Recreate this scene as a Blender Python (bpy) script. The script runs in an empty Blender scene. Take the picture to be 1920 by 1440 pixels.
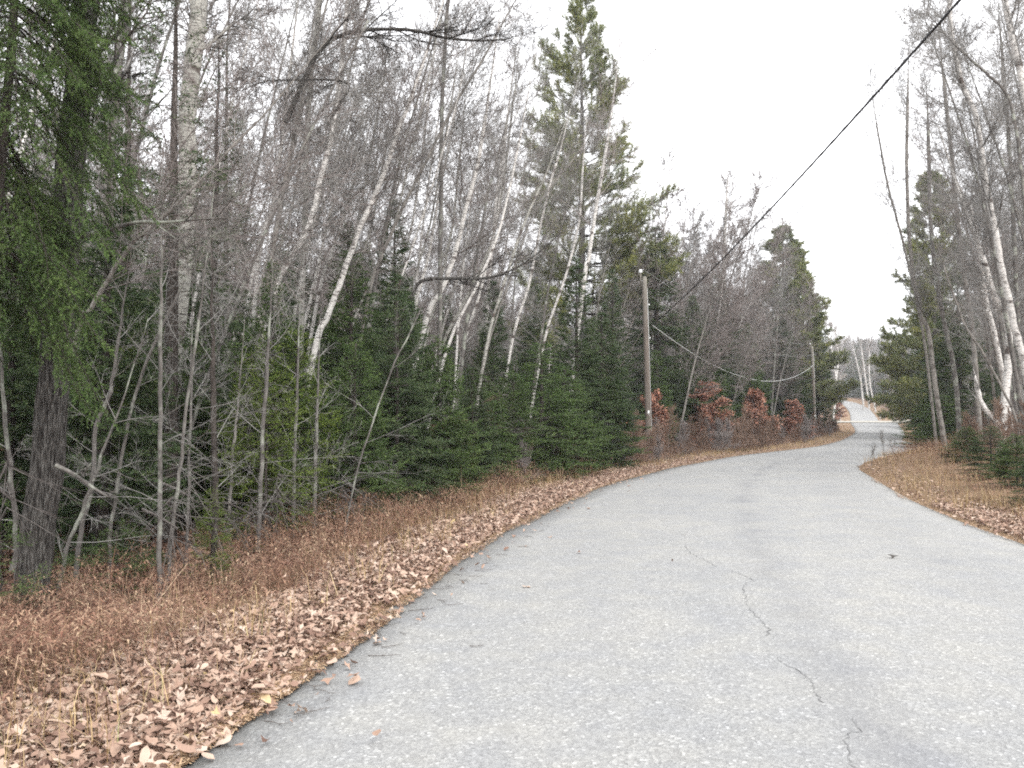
import bpy, math, random
import numpy as np
from mathutils import Vector
R = math.radians
C = bpy.context.scene.collection
# ------------------------------------------------------------------ camera, world, light
F = 1600.0                      # focal length in pixels of the 1920x1440 photograph
EYE = 1.55
PITCH = math.atan(65/F)
sc = bpy.context.scene
cam = bpy.data.cameras.new('camera'); camo = bpy.data.objects.new('camera', cam); C.objects.link(camo)
cam.sensor_width = 36; cam.lens = 36*F/1920; cam.clip_end = 6000; cam.clip_start = 0.05
camo.location = (0, 0, EYE); camo.rotation_euler = (R(90)+PITCH, 0, 0)
sc.camera = camo
sc.view_settings.view_transform = 'Standard'; sc.view_settings.look = 'None'
sc.view_settings.exposure = 1.83; sc.view_settings.gamma = 1; sc.view_settings.use_curve_mapping = False
sc.cycles.use_denoising = False; sc.cycles.filter_width = 1.9
sc.cycles.max_bounces = 6; sc.cycles.diffuse_bounces = 4; sc.cycles.transparent_max_bounces = 4; sc.cycles.volume_bounces = 1
SUN_EL, SUN_AZ = 42, 150        # behind a closed cloud deck, behind-right of the camera
w = bpy.data.worlds.new('World'); sc.world = w; w.use_nodes = True
nt = w.node_tree; nt.nodes.clear()
out = nt.nodes.new('ShaderNodeOutputWorld'); bg = nt.nodes.new('ShaderNodeBackground')
sky = nt.nodes.new('ShaderNodeTexSky'); sky.sky_type = 'NISHITA'; sky.sun_disc = False
sky.sun_elevation = R(SUN_EL); sky.sun_rotation = R(SUN_AZ); sky.air_density = 1.2; sky.dust_density = 6; sky.ozone_density = 0.6
hs = nt.nodes.new('ShaderNodeHueSaturation'); hs.inputs['Saturation'].default_value = 0.10
mixc = nt.nodes.new('ShaderNodeMix'); mixc.data_type = 'RGBA'; mixc.inputs[0].default_value = 0.72
mixc.inputs[7].default_value = (8.7, 8.8, 9.05, 1)      # even pale cloud deck
nt.links.new(sky.outputs[0], hs.inputs['Color']); nt.links.new(hs.outputs[0], mixc.inputs[6])
nt.links.new(mixc.outputs[2], bg.inputs[0]); bg.inputs[1].default_value = 0.10
nt.links.new(bg.outputs[0], out.inputs[0])
sl = bpy.data.lights.new('sun', 'SUN'); sl.energy = 0.6; sl.angle = R(25); sl.color = (1, .97, .93)
so = bpy.data.objects.new('sun', sl); C.objects.link(so)
az = R(SUN_AZ); el = R(SUN_EL)
sdir = Vector((math.sin(az)*math.cos(el), math.cos(az)*math.cos(el), math.sin(el)))
so.rotation_euler = sdir.to_track_quat('Z', 'Y').to_euler(); so.location = sdir*60

# ------------------------------------------------------------------ geometry of the place
def ray(px, py):
    u = (px-960)/F; v = (720-py)/F; cp, sp = math.cos(PITCH), math.sin(PITCH)
    return u, cp-v*sp, sp+v*cp
def at(px, py, Y):
    a, b, c = ray(px, py); s = Y/b
    return Vector((a*s, Y, EYE+c*s))
ZY = np.array([-400, 60, 75, 100, 130, 145, 152, 170, 190, 215, 240, 270, 300, 400], float)
ZZ = np.array([0, 0, .07, .24, .74, 1.10, 1.08, .45, 1.15, 3.1, 5.3, 7.6, 9.2, 10], float)
def zr(Y): return np.interp(Y, ZY, ZZ)
def hit(px, py, lo=1, hi=150):
    a, b, c = ray(px, py)
    for Y in np.arange(lo, hi, .1):
        if EYE+c*Y/b <= zr(Y): return (a*Y/b, Y)
    return (a*hi/b, hi)
LP = [(-60, -140), (-34, -90), (-18, -55), (-8.2, -30), (-4.6, -15), (-2.9, -6), (-2.1, -1)]
LP += [hit(*p) for p in [(330,1440),(430,1360),(520,1290),(620,1220),(700,1165),(794,1099),(837,1064),(903,1020),(960,990),(1034,955),(1100,924),(1178,898),(1256,878),(1319,866),(1381,855),(1475,844),(1530,837),(1566,829),(1587,821),(1602,812),(1602,803),(1596,795)]]
LP += [((1594-960)/F*147, 147), ((1594-960)/F*170, 170), ((1594-960)/F*188, 188)]
LP += [hit(*p, lo=188, hi=300) for p in [(1593,775),(1586,764),(1573,757)]] + [(96, 275), (82, 290), (55, 305), (10, 315)]
RP = [(-53, -143), (-27, -93), (-11.5, -58), (-1.9, -33), (1.6, -17), (3.1, -7), (4.1, -1), (4.9, 3.8), (5.25, 5.6), (5.7, 7.7), (6.05, 9.3)]
RP += [hit(*p) for p in [(1920,1022),(1813,983),(1713,940),(1650,904),(1614,877)]]
RP += [(12.4, 29.6), (14.6, 33.6), (17.4, 38.4), (20.6, 43.6), (23.9, 50)]
RP += [hit(*p) for p in [(1693,826),(1696,816),(1693,807),(1688,800),(1684,795)]]
RP += [((1680-960)/F*147, 147), ((1664-960)/F*170, 170), ((1648-960)/F*188, 188)]
RP += [hit(*p, lo=188, hi=300) for p in [(1640,778),(1631,768),(1617,760),(1599,754)]] + [(103, 281), (86, 297), (57, 311), (10, 321)]
def smooth(P, step=.5):
    P = np.array(P, float); out = []
    for i in range(len(P)-1):                       # centripetal-ish Catmull-Rom
        p0 = P[max(i-1, 0)]; p1 = P[i]; p2 = P[i+1]; p3 = P[min(i+2, len(P)-1)]
        L = np.linalg.norm(p2-p1); n = max(2, int(L/step))
        m1 = (p2-p0)*L/max(np.linalg.norm(p2-p1)+np.linalg.norm(p1-p0), 1e-6); m2 = (p3-p1)*L/max(np.linalg.norm(p3-p2)+L, 1e-6)
        for k in range(n):
            t = k/n; out.append((2*t**3-3*t*t+1)*p1+(t**3-2*t*t+t)*m1+(-2*t**3+3*t*t)*p2+(t**3-t*t)*m2)
    out.append(P[-1]); return np.array(out)
EL = smooth(LP); ER = smooth(RP)
def tang(E):
    t = np.gradient(E, axis=0); return t/np.linalg.norm(t, axis=1)[:, None]
TL, TR = tang(EL), tang(ER)
def near(E, T, x, y):
    """nearest point of an edge: distance signed (positive to the left of it), its height"""
    sd = np.empty(len(x)); zz = np.empty(len(x))
    for a in range(0, len(x), 4000):
        dx = x[a:a+4000, None]-E[None, :, 0]; dy = y[a:a+4000, None]-E[None, :, 1]
        d2 = dx*dx+dy*dy; k = d2.argmin(1); r = np.arange(len(k))
        cr = T[k, 0]*dy[r, k]-T[k, 1]*dx[r, k]
        q = np.sqrt(d2[r, k]); sd[a:a+4000] = np.where(q < 3, cr, q*np.sign(cr)); zz[a:a+4000] = zr(E[k, 1])
    return sd, zz
def vnoise(x, y, s, seed=0):
    x = x/s; y = y/s; xi = np.floor(x).astype(int); yi = np.floor(y).astype(int); fx = x-xi; fy = y-yi
    fx = fx*fx*(3-2*fx); fy = fy*fy*(3-2*fy)
    def h(a, b):
        v = np.sin(a*127.1+b*311.7+seed*74.7)*43758.5453; return v-np.floor(v)
    return (h(xi, yi)*(1-fx)+h(xi+1, yi)*fx)*(1-fy)+(h(xi, yi+1)*(1-fx)+h(xi+1, yi+1)*fx)*fy
def ground(x, y):
    """height of the terrain, distance outside the road (negative: on it), side"""
    x = np.atleast_1d(np.asarray(x, float)); y = np.atleast_1d(np.asarray(y, float))
    l, zl = near(EL, TL, x, y); r, zr_ = near(ER, TR, x, y); r = -r
    side = np.where(l > 0, np.where((r > 0) & (r < l), 1, -1), np.where(r > 0, 1, 0))
    e = np.where(side == -1, l, np.where(side == 1, r, np.maximum(l, r)))
    z0 = np.where(side == -1, zl, np.where(side == 1, zr_, np.where(l > r, zl, zr_)))
    dist = np.hypot(x, y)
    hl = np.interp(e, [0, .10, .5, 1.4, 2.6, 3.8, 6, 10, 20, 40, 90], [.0, .008, .01, -.03, -.13, -.15, .05, .5, 1.5, 2.6, 5])
    hr = np.interp(e, [0, .12, .6, 1.5, 3, 4.5, 8, 20, 60], [.002, .02, .05, .16, .30, .26, .2, .8, 3])
    hump = np.exp(-((x-14.6)**2/9+(y-26)**2/30))*.28      # grassy hummock inside the bend
    inside = .002-np.clip(-e, 0, .35)/.35*(.05+.0015*dist)
    h = np.where(side == -1, hl, np.where(side == 1, hr+hump, inside))
    amp = np.clip((e-.3)/2, 0, 1)
    h = h+amp*((vnoise(x, y, 1.1, 1)-.5)*.14+(vnoise(x, y, 4.3, 2)-.5)*.3+(vnoise(x, y, .4, 3)-.5)*.05)
    hill = np.clip((y-250)/220, 0, 1)**2*16+np.clip((np.hypot(x, y)-120)/700, 0, 1)*14*np.clip(np.abs(e)/60, 0, 1)
    return z0+h+np.where(side == 0, 0, hill*np.clip(e/30, 0, 1)), e, side
def gz(x, y): return float(ground(x, y)[0][0])

# ------------------------------------------------------------------ mesh helpers
def mesh(name, V, faces, mats, smooth_=False, matidx=None):
    V = np.asarray(V, np.float32).reshape(-1, 3)
    faces = [np.asarray(f, np.int32) for f in faces if len(f)]
    me = bpy.data.meshes.new(name)
    tot = np.concatenate([np.full(len(f), f.shape[1], np.int32) for f in faces])
    me.vertices.add(len(V)); me.vertices.foreach_set('co', V.ravel())
    me.loops.add(int(tot.sum())); me.loops.foreach_set('vertex_index', np.concatenate([f.ravel() for f in faces]))
    me.polygons.add(len(tot)); st = np.concatenate([[0], np.cumsum(tot)[:-1]]).astype(np.int32)
    me.polygons.foreach_set('loop_start', st)
    try: me.polygons.foreach_set('loop_total', tot)
    except Exception: pass
    for m in (mats if isinstance(mats, (list, tuple)) else [mats]): me.materials.append(m)
    if matidx is not None: me.polygons.foreach_set('material_index', np.asarray(matidx, np.int32))
    if smooth_: me.polygons.foreach_set('use_smooth', np.ones(len(tot), bool))
    me.update(calc_edges=True); return me
def link(name, me, parent=None, label=None, cat=None, group=None, kind=None):
    o = bpy.data.objects.new(name, me); C.objects.link(o)
    if parent: o.parent = parent
    tag(o, label, cat, group, kind); return o
def tag(o, label=None, cat=None, group=None, kind=None):
    if label: o['label'] = label
    if cat: o['category'] = cat
    if group: o['group'] = group
    if kind: o['kind'] = kind
def empty(name, loc, label, cat, group=None, rz=0, s=1):
    o = bpy.data.objects.new(name, None); C.objects.link(o); o.location = loc; o.rotation_euler = (0, 0, rz)
    o.scale = (s, s, s) if not isinstance(s, tuple) else s; o.empty_display_size = .2
    tag(o, label, cat, group); return o
def perp(D):
    a = np.where(np.abs(D[:, 2:3]) < .9, np.array([[0, 0, 1.]]), np.array([[1., 0, 0]]))
    u = np.cross(D, a); u /= np.maximum(np.linalg.norm(u, axis=1), 1e-9)[:, None]
    return u, np.cross(D, u)
def prisms(segs, rmin=0.0, k=3):
    """each (p, q, r0, r1) a tapered prism"""
    A = np.array([(*s[0], *s[1], s[2], s[3]) for s in segs], float) if not isinstance(segs, np.ndarray) else segs
    P, Q = A[:, :3], A[:, 3:6]; r0 = np.maximum(A[:, 6], rmin)[:, None]; r1 = np.maximum(A[:, 7], rmin*.7)[:, None]
    D = Q-P; D /= np.maximum(np.linalg.norm(D, axis=1), 1e-9)[:, None]; u, v = perp(D)
    V = np.empty((len(A), 2*k, 3))
    for i in range(k):
        c, s = math.cos(2*math.pi*i/k), math.sin(2*math.pi*i/k)
        V[:, i] = P+(u*c+v*s)*r0; V[:, k+i] = Q+(u*c+v*s)*r1
    b = (np.arange(len(A))*2*k)[:, None]
    Fq = np.concatenate([b+np.array([[i, (i+1) % k, k+(i+1) % k, k+i]]) for i in range(k)])
    return V.reshape(-1, 3), Fq
def tube(pts, rad, k=9, rough=0.0, rs=None, flare=0):
    pts = np.array([tuple(p) for p in pts], float); rad = np.array(rad, float)
    D = np.gradient(pts, axis=0); D /= np.linalg.norm(D, axis=1)[:, None]
    ref = np.array([1., .1, 0]); V = []
    for i, d in enumerate(D):
        u = np.cross(d, ref); u /= np.linalg.norm(u); v = np.cross(d, u)
        for j in range(k):
            a = 2*math.pi*j/k; rr = rad[i]*(1+(rs.uniform(-rough, rough) if rough else 0))
            V.append(pts[i]+(u*math.cos(a)+v*math.sin(a))*rr)
    n = len(pts)
    Fq = [(i*k+j, i*k+(j+1) % k, (i+1)*k+(j+1) % k, (i+1)*k+j) for i in range(n-1) for j in range(k)]
    c = len(V); V.append(pts[-1]); Ft = [((n-1)*k+j, (n-1)*k+(j+1) % k, c) for j in range(k)]
    return np.array(V), np.array(Fq), np.array(Ft)
def join(parts):
    V = []; Fs = {}; o = 0
    for p in parts:
        V.append(p[0])
        for f in p[1:]:
            if len(f): Fs.setdefault(f.shape[1], []).append(np.asarray(f)+o)
        o += len(p[0])
    return np.concatenate(V), [np.concatenate(x) for x in Fs.values()]

# ------------------------------------------------------------------ materials
def mat(name, rough=.9, spec=.2):
    m = bpy.data.materials.new(name); m.use_nodes = True; n = m.node_tree; b = n.nodes['Principled BSDF']
    b.inputs['Roughness'].default_value = rough; b.inputs['Specular IOR Level'].default_value = spec
    return m, n, b
def ramp(n, src, stops):
    r = n.nodes.new('ShaderNodeValToRGB'); e = r.color_ramp.elements
    while len(e) < len(stops): e.new(.5)
    for i, (p, c) in enumerate(stops): e[i].position = p; e[i].color = (*c, 1)
    n.links.new(src, r.inputs[0]); return r.outputs[0]
def noise(n, coord, scale, detail=4, rough=.6, stretch=None):
    t = n.nodes.new('ShaderNodeTexNoise'); t.inputs['Scale'].default_value = scale; t.inputs['Detail'].default_value = detail; t.inputs['Roughness'].default_value = rough
    if stretch:
        mp = n.nodes.new('ShaderNodeMapping'); mp.inputs['Scale'].default_value = stretch; n.links.new(coord, mp.inputs[0]); coord = mp.outputs[0]
    n.links.new(coord, t.inputs['Vector']); return t.outputs[0]
def tc(n, k='Object'): return n.nodes.new('ShaderNodeTexCoord').outputs[k]
def mix(n, f, a, b, mode='MIX'):
    m = n.nodes.new('ShaderNodeMix'); m.data_type = 'RGBA'; m.blend_type = mode
    for k, v in ((0, f), (6, a), (7, b)):
        if isinstance(v, (int, float)): m.inputs[k].default_value = v
        elif isinstance(v, tuple): m.inputs[k].default_value = (*v, 1)
        else: n.links.new(v, m.inputs[k])
    return m.outputs[2]
def bump(n, b, h, s, d=.02):
    x = n.nodes.new('ShaderNodeBump'); x.inputs['Strength'].default_value = s; x.inputs['Distance'].default_value = d
    n.links.new(h, x.inputs['Height']); n.links.new(x.outputs[0], b.inputs['Normal'])
def geo(n, k='Random Per Island'): return n.nodes.new('ShaderNodeNewGeometry').outputs[k]
def math_(n, op, a, b=0.0):
    m = n.nodes.new('ShaderNodeMath'); m.operation = op
    for k, v in ((0, a), (1, b)):
        if isinstance(v, (int, float)): m.inputs[k].default_value = v
        else: n.links.new(v, m.inputs[k])
    return m.outputs[0]
def island_mat(name, stops, rough=.85, var=None, trans=0):
    """colour picked per loose leaf or needle, with a slow drift through the plant"""
    m, n, b = mat(name, rough); c = ramp(n, geo(n), stops)
    if var:
        nz = noise(n, tc(n), var[0], 3); c = mix(n, ramp(n, nz, [(.35, (0, 0, 0)), (.7, (1, 1, 1))]), c, mix(n, 1.0, c, var[1], 'MULTIPLY'))
    n.links.new(c, b.inputs['Base Color'])
    if trans:
        t = n.nodes.new('ShaderNodeBsdfTranslucent'); n.links.new(c, t.inputs[0]); ms = n.nodes.new('ShaderNodeMixShader'); ms.inputs[0].default_value = trans
        n.links.new(b.outputs[0], ms.inputs[1]); n.links.new(t.outputs[0], ms.inputs[2]); n.links.new(ms.outputs[0], n.nodes['Material Output'].inputs[0])
    return m
def bark(name, stops, scale, stretch, bs=.5, bd=.02, patch=None):
    m, n, b = mat(name, .95, .1); co = tc(n); nz = noise(n, co, scale, 6, .7, stretch)
    c = ramp(n, nz, stops)
    if patch:
        pn = noise(n, co, patch[0], 4, .6, patch[2] if len(patch) > 2 else None); c = mix(n, ramp(n, pn, [(patch[3] if len(patch) > 3 else .52, (0, 0, 0)), (.62, (1, 1, 1))]), c, patch[1])
    n.links.new(c, b.inputs['Base Color']); bump(n, b, nz, bs, bd); return m
M = {}
M['dark_bark'] = bark('furrowed_bark', [(.38, (.014, .012, .011)), (.5, (.075, .069, .063)), (.63, (.22, .21, .195))], 9, (10, 10, .9), 1, .07, (2.2, (.10, .095, .088), (1, 1, .5), .6))
M['spruce_bark'] = bark('spruce_bark', [(.35, (.018, .015, .013)), (.7, (.085, .073, .065))], 18, (1, 1, .5), .6)
M['grey_bark'] = bark('grey_bark', [(.3, (.06, .054, .05)), (.6, (.14, .13, .12)), (.8, (.25, .24, .22))], 14, (1, 1, .35), .5, .01, (3, (.26, .27, .23)))
M['pale_bark'] = bark('pale_bark', [(.3, (.12, .11, .10)), (.6, (.23, .215, .195)), (.8, (.33, .31, .28))], 10, (1, 1, .4), .4, .01, (4, (.10, .09, .08)))
def birch_mat(name, white, thr):
    m, n, b = mat(name, .8, .15); co = tc(n)
    a = noise(n, co, 9, 5, .75, (.7, .7, 5)); lent = ramp(n, a, [(thr, (1, 1, 1)), (thr+.06, (0, 0, 0))])
    p = noise(n, co, 1.6, 4, .65, (1, 1, 1.8)); patch = ramp(n, p, [(.56, (0, 0, 0)), (.64, (1, 1, 1))])
    c = mix(n, noise(n, co, 5, 3), white, tuple(x*.62 for x in white))
    c = mix(n, lent, c, (.05, .04, .035)); c = mix(n, patch, c, (.085, .07, .062))
    n.links.new(c, b.inputs['Base Color']); bump(n, b, a, .3, .01); return m
M['birch'] = birch_mat('birch_bark', (.66, .635, .60), .40)
M['aspen'] = birch_mat('aspen_bark', (.40, .39, .35), .40)
def twigmat(name, a, b_):
    m, n, b = mat(name, .9, .1); oi = n.nodes.new('ShaderNodeObjectInfo')
    f = math_(n, 'MULTIPLY', math_(n, 'ADD', geo(n), oi.outputs['Random']), .5)
    n.links.new(ramp(n, f, [(.15, a), (.85, b_)]), b.inputs['Base Color']); return m
M['twig_grey'] = twigmat('grey_twigs', (.12, .115, .108), (.275, .265, .25))
M['twig_red'] = twigmat('reddish_twigs', (.135, .116, .108), (.275, .244, .23))
M['twig_pale'] = twigmat('pale_twigs', (.20, .18, .165), (.38, .35, .32))
M['twig_dark'] = twigmat('dark_twigs', (.045, .038, .035), (.15, .135, .125))
M['spruce'] = island_mat('spruce_needles', [(0, (0.032, 0.056, 0.025)), (.5, (0.078, 0.115, 0.046)), (.9, (0.143, 0.188, 0.078)), (1, (0.240, 0.266, 0.130))], .7, (2.2, (.45, .55, .6)), .3)
M['fir'] = island_mat('fir_needles', [(0, (0.040, 0.070, 0.025)), (.5, (0.097, 0.149, 0.046)), (1, (0.196, 0.258, 0.090))], .7, (2.2, (.5, .6, .55)), .3)
M['hemlock'] = island_mat('hemlock_needles', [(0, (0.029, 0.052, 0.014)), (.5, (0.075, 0.122, 0.031)), (1, (0.152, 0.211, 0.066))], .7, (2, (.5, .6, .6)), .15)
M['hazel_green'] = island_mat('young_fir_needles', [(0, (0.055, 0.093, 0.020)), (.5, (0.131, 0.187, 0.030)), (1, (0.234, 0.287, 0.068))], .7, (2, (.55, .6, .6)), .15)
M['pine'] = island_mat('pine_needles', [(0, (0.06, 0.085, 0.036)), (.5, (0.13, 0.165, 0.078)), (1, (0.26, 0.265, 0.12))], .65, (.5, (1.3, 1.15, .7)), .1)
M['beech'] = island_mat('beech_leaves', [(0, (0.194, 0.086, 0.057)), (.5, (0.440, 0.216, 0.142)), (1, (0.563, 0.360, 0.266))], .8, (2, (.6, .55, .6)), .2)
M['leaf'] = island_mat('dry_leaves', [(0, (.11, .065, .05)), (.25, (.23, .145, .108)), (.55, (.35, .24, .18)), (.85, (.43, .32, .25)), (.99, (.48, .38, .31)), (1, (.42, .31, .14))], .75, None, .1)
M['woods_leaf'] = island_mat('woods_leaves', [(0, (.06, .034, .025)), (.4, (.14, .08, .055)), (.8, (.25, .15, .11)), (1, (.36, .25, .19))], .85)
M['litter'] = island_mat('needle_litter', [(0, (.16, .09, .05)), (.5, (.31, .20, .12)), (1, (.46, .34, .22))], .9)
M['fern'] = island_mat('dead_fern', [(0, (.09, .052, .038)), (.5, (.22, .125, .088)), (.8, (.35, .235, .16)), (1, (.46, .37, .25))], .9, (1.6, (.68, .55, .52)))
M['grass'] = island_mat('dry_grass', [(0, (.17, .11, .055)), (.5, (.34, .24, .13)), (.9, (.50, .40, .25)), (1, (.18, .2, .08))], .9, (1, (.8, .75, .6)))

# ------------------------------------------------------------------ setting
def terrain():
    n1, n2 = 330, 520
    u = np.linspace(-1, 1, n1); X = 8*np.sinh(u*5.9)/np.sinh(1)*.55+6*0
    tt = np.linspace(-.42, 1, n2); Y = np.sinh(tt*6.0)*8.5+2
    GX, GY = np.meshgrid(X, Y); GX = GX+np.clip(GY, 0, 300)*.28
    z, e, s = ground(GX.ravel(), GY.ravel())
    V = np.stack([GX.ravel(), GY.ravel(), z], 1)
    i = np.arange(n2-1)[:, None]*n1+np.arange(n1-1)[None]; i = i.ravel()
    Fq = np.stack([i, i+1, i+1+n1, i+n1], 1)
    m, n, b = mat('ground', .95, .1)
    co = tc(n, 'Object')
    big = noise(n, co, .35, 3); mid = noise(n, co, 3, 5, .7); fine = noise(n, co, 22, 6, .75)
    vor = n.nodes.new('ShaderNodeTexVoronoi'); vor.inputs['Scale'].default_value = 11; n.links.new(co, vor.inputs['Vector'])
    leafc = ramp(n, vor.outputs['Color'], [(0, (.07, .04, .028)), (.45, (.16, .095, .065)), (.8, (.27, .175, .125)), (1, (.36, .25, .19))])
    grassc = ramp(n, fine, [(.3, (.15, .095, .055)), (.55, (.29, .20, .12)), (.75, (.42, .32, .21))])
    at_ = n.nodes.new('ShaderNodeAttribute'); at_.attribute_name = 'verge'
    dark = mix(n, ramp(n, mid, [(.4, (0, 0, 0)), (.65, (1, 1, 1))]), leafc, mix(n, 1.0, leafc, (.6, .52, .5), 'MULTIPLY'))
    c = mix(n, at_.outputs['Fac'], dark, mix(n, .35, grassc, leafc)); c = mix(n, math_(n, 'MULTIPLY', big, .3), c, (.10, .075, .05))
    n.links.new(c, b.inputs['Base Color']); bump(n, b, fine, .9, .05)
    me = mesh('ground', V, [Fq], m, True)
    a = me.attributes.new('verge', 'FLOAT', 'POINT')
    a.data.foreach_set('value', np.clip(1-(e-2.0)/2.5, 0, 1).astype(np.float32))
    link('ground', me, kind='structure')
terrain()
def matched():
    """stations across the road: for each left edge sample the matching right edge sample"""
    dl = np.concatenate([[0], np.cumsum(np.linalg.norm(np.diff(EL, axis=0), axis=1))])
    out = []; k = 0
    for i in range(len(EL)):
        nrm = np.array([TL[i, 1], -TL[i, 0]]); w_ = ER-EL[i]
        lo, hi = max(0, k-2), min(len(ER), k+60)
        sc_ = np.abs(w_[lo:hi]@TL[i])+np.where(w_[lo:hi]@nrm < 0, 99, 0)
        j = lo+int(sc_.argmin()); k = max(k, j); out.append(k)
    return out
def road():
    js = matched(); rows = []; V = []; UV = []
    na = 13; s = 0; rs = np.random.RandomState(4)
    for i, j in enumerate(js):
        a, b_ = EL[i].copy(), ER[j].copy()
        if i: s += np.linalg.norm(EL[i]-EL[i-1])
        dn = (b_-a)/np.linalg.norm(b_-a); wob = .035*(vnoise(np.array([s]), np.array([0.]), .7, 5)[0]-.5)*2+.02*rs.uniform(-1, 1)
        wob2 = .035*(vnoise(np.array([s]), np.array([9.]), .8, 6)[0]-.5)*2+.02*rs.uniform(-1, 1)
        a = a-dn*wob; b_ = b_+dn*wob2
        for q in range(-1, na+1):
            t = min(max(q/(na-1), 0), 1); p = a*(1-t)+b_*t
            z = float(zr(p[1]))+.03*(1-(2*t-1)**2)
            if q in (-1, na): z -= .09
            V.append((p[0], p[1], z)); UV.append((t*6-3, s))
    n = na+2; idx = (np.arange(len(js)-1)[:, None]*n+np.arange(n-1)[None]).ravel()
    Fq = np.stack([idx, idx+1, idx+1+n, idx+n], 1)
    m, nn, b = mat('asphalt', .88, .35); co = tc(nn)
    uv = nn.nodes.new('ShaderNodeAttribute'); uv.attribute_name = 'lane'
    big = noise(nn, co, .45, 4); mid = noise(nn, co, 2.2, 4, .6); stone = nn.nodes.new('ShaderNodeTexVoronoi'); stone.inputs['Scale'].default_value = 60
    nn.links.new(co, stone.inputs['Vector'])
    st = ramp(nn, stone.outputs['Color'], [(0, (.12, .12, .12)), (.5, (.225, .225, .22)), (.8, (.31, .31, .30)), (.95, (.56, .56, .545))])
    fine = noise(nn, co, 130, 3, .8); c = mix(nn, .5, st, ramp(nn, fine, [(.38, (.15, .148, .145)), (.52, (.255, .254, .247)), (.68, (.45, .45, .44))]))
    tint = ramp(nn, mid, [(.3, (.90, .91, .94)), (.7, (1.04, 1.03, 1.0))]); c = mix(nn, 1.0, c, tint, 'MULTIPLY')
    c = mix(nn, 1.0, c, ramp(nn, big, [(.3, (.92, .93, .95)), (.65, (1.05, 1.04, 1.02))]), 'MULTIPLY')
    sep = nn.nodes.new('ShaderNodeSeparateXYZ'); nn.links.new(uv.outputs['Vector'], sep.inputs[0])
    u = math_(nn, 'ADD', sep.outputs[0], math_(nn, 'MULTIPLY', mid, .25))
    def band(c0, wd):
        d = math_(nn, 'ABSOLUTE', math_(nn, 'SUBTRACT', u, c0)); q = math_(nn, 'SUBTRACT', 1.0, math_(nn, 'DIVIDE', d, wd)); return math_(nn, 'MAXIMUM', q, 0.0)
    tr = math_(nn, 'ADD', band(.15, .30), math_(nn, 'MULTIPLY', band(1.9, .5), .5))
    patchy = ramp(nn, noise(nn, co, .8, 3), [(.38, (0, 0, 0)), (.62, (1, 1, 1))])
    c = mix(nn, math_(nn, 'MULTIPLY', math_(nn, 'MULTIPLY', tr, patchy), .42), c, (.13, .132, .142))
    # sun-bleached greenish margin
    ed = math_(nn, 'MULTIPLY', math_(nn, 'MAXIMUM', math_(nn, 'SUBTRACT', math_(nn, 'ABSOLUTE', sep.outputs[0]), 2.75), 0.0), .6)
    c = mix(nn, ed, c, (.22, .215, .17))
    nn.links.new(c, b.inputs['Base Color']); bump(nn, b, math_(nn, 'ADD', fine, stone.outputs['Distance']), .5, .006)
    me = mesh('road', V, [Fq], m, True)
    a = me.attributes.new('lane', 'FLOAT_VECTOR', 'POINT'); a.data.foreach_set('vector', np.array([(p[0], p[1], 0) for p in UV], np.float32).ravel())
    link('road', me, kind='structure')
road()
def zroad(px, py):
    x, y = hit(px, py); return Vector((x, y, 0))
def crack(pix, wd, seed, name='road_crack'):
    rs = np.random.RandomState(seed); P = [zroad(*p) for p in pix]; pts = []
    for a, b_ in zip(P[:-1], P[1:]):
        n = max(2, int((b_-a).length/.035))
        for k in range(n): q = a.lerp(b_, k/n); pts.append(np.array([q.x+rs.normal(0, .009), q.y+rs.normal(0, .009)]))
    pts = np.array(pts); T = tang(pts); N = np.stack([-T[:, 1], T[:, 0]], 1)
    wv = wd*.55*rs.uniform(.1, 1, len(pts))[:, None]; A = pts+N*wv; B = pts-N*wv
    js = ground_road_z(pts)
    V = np.concatenate([np.c_[A, js], np.c_[B, js]]); n = len(pts); i = np.arange(n-1)
    return V, np.stack([i, i+1, n+i+1, n+i], 1)
def ground_road_z(P):
    l, _ = near(EL, TL, P[:, 0], P[:, 1]); r, _ = near(ER, TR, P[:, 0], P[:, 1]); t = (-l)/np.maximum(-l+r, 1e-3)
    return zr(P[:, 1])+.03*(1-(2*t-1)**2)+.004
mc, n_, b_ = mat('crack_fill', .95, .05); b_.inputs['Base Color'].default_value = (.15, .15, .15, 1)
parts = [crack(p, w_, i) for i, (p, w_) in enumerate([
    ([(1283,1030),(1292,1042),(1325,1058),(1345,1071)], .006),
    ([(1370,1076),(1390,1083),(1418,1098)], .009),
    ([(1405,1100),(1393,1110),(1400,1130),(1398,1142),(1422,1170),(1443,1195),(1436,1210)], .009),
    ([(1453,1249),(1480,1268),(1500,1278),(1522,1290),(1530,1310),(1548,1340)], .008),
    ([(1600,1370),(1615,1389),(1600,1400),(1585,1407),(1583,1420),(1592,1440),(1600,1470)], .007)])]
V_, F_ = join(parts); link('road_crack', mesh('road_crack', V_, F_, mc), kind='structure', label='fine jagged cracks wandering down the grey asphalt')
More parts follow.
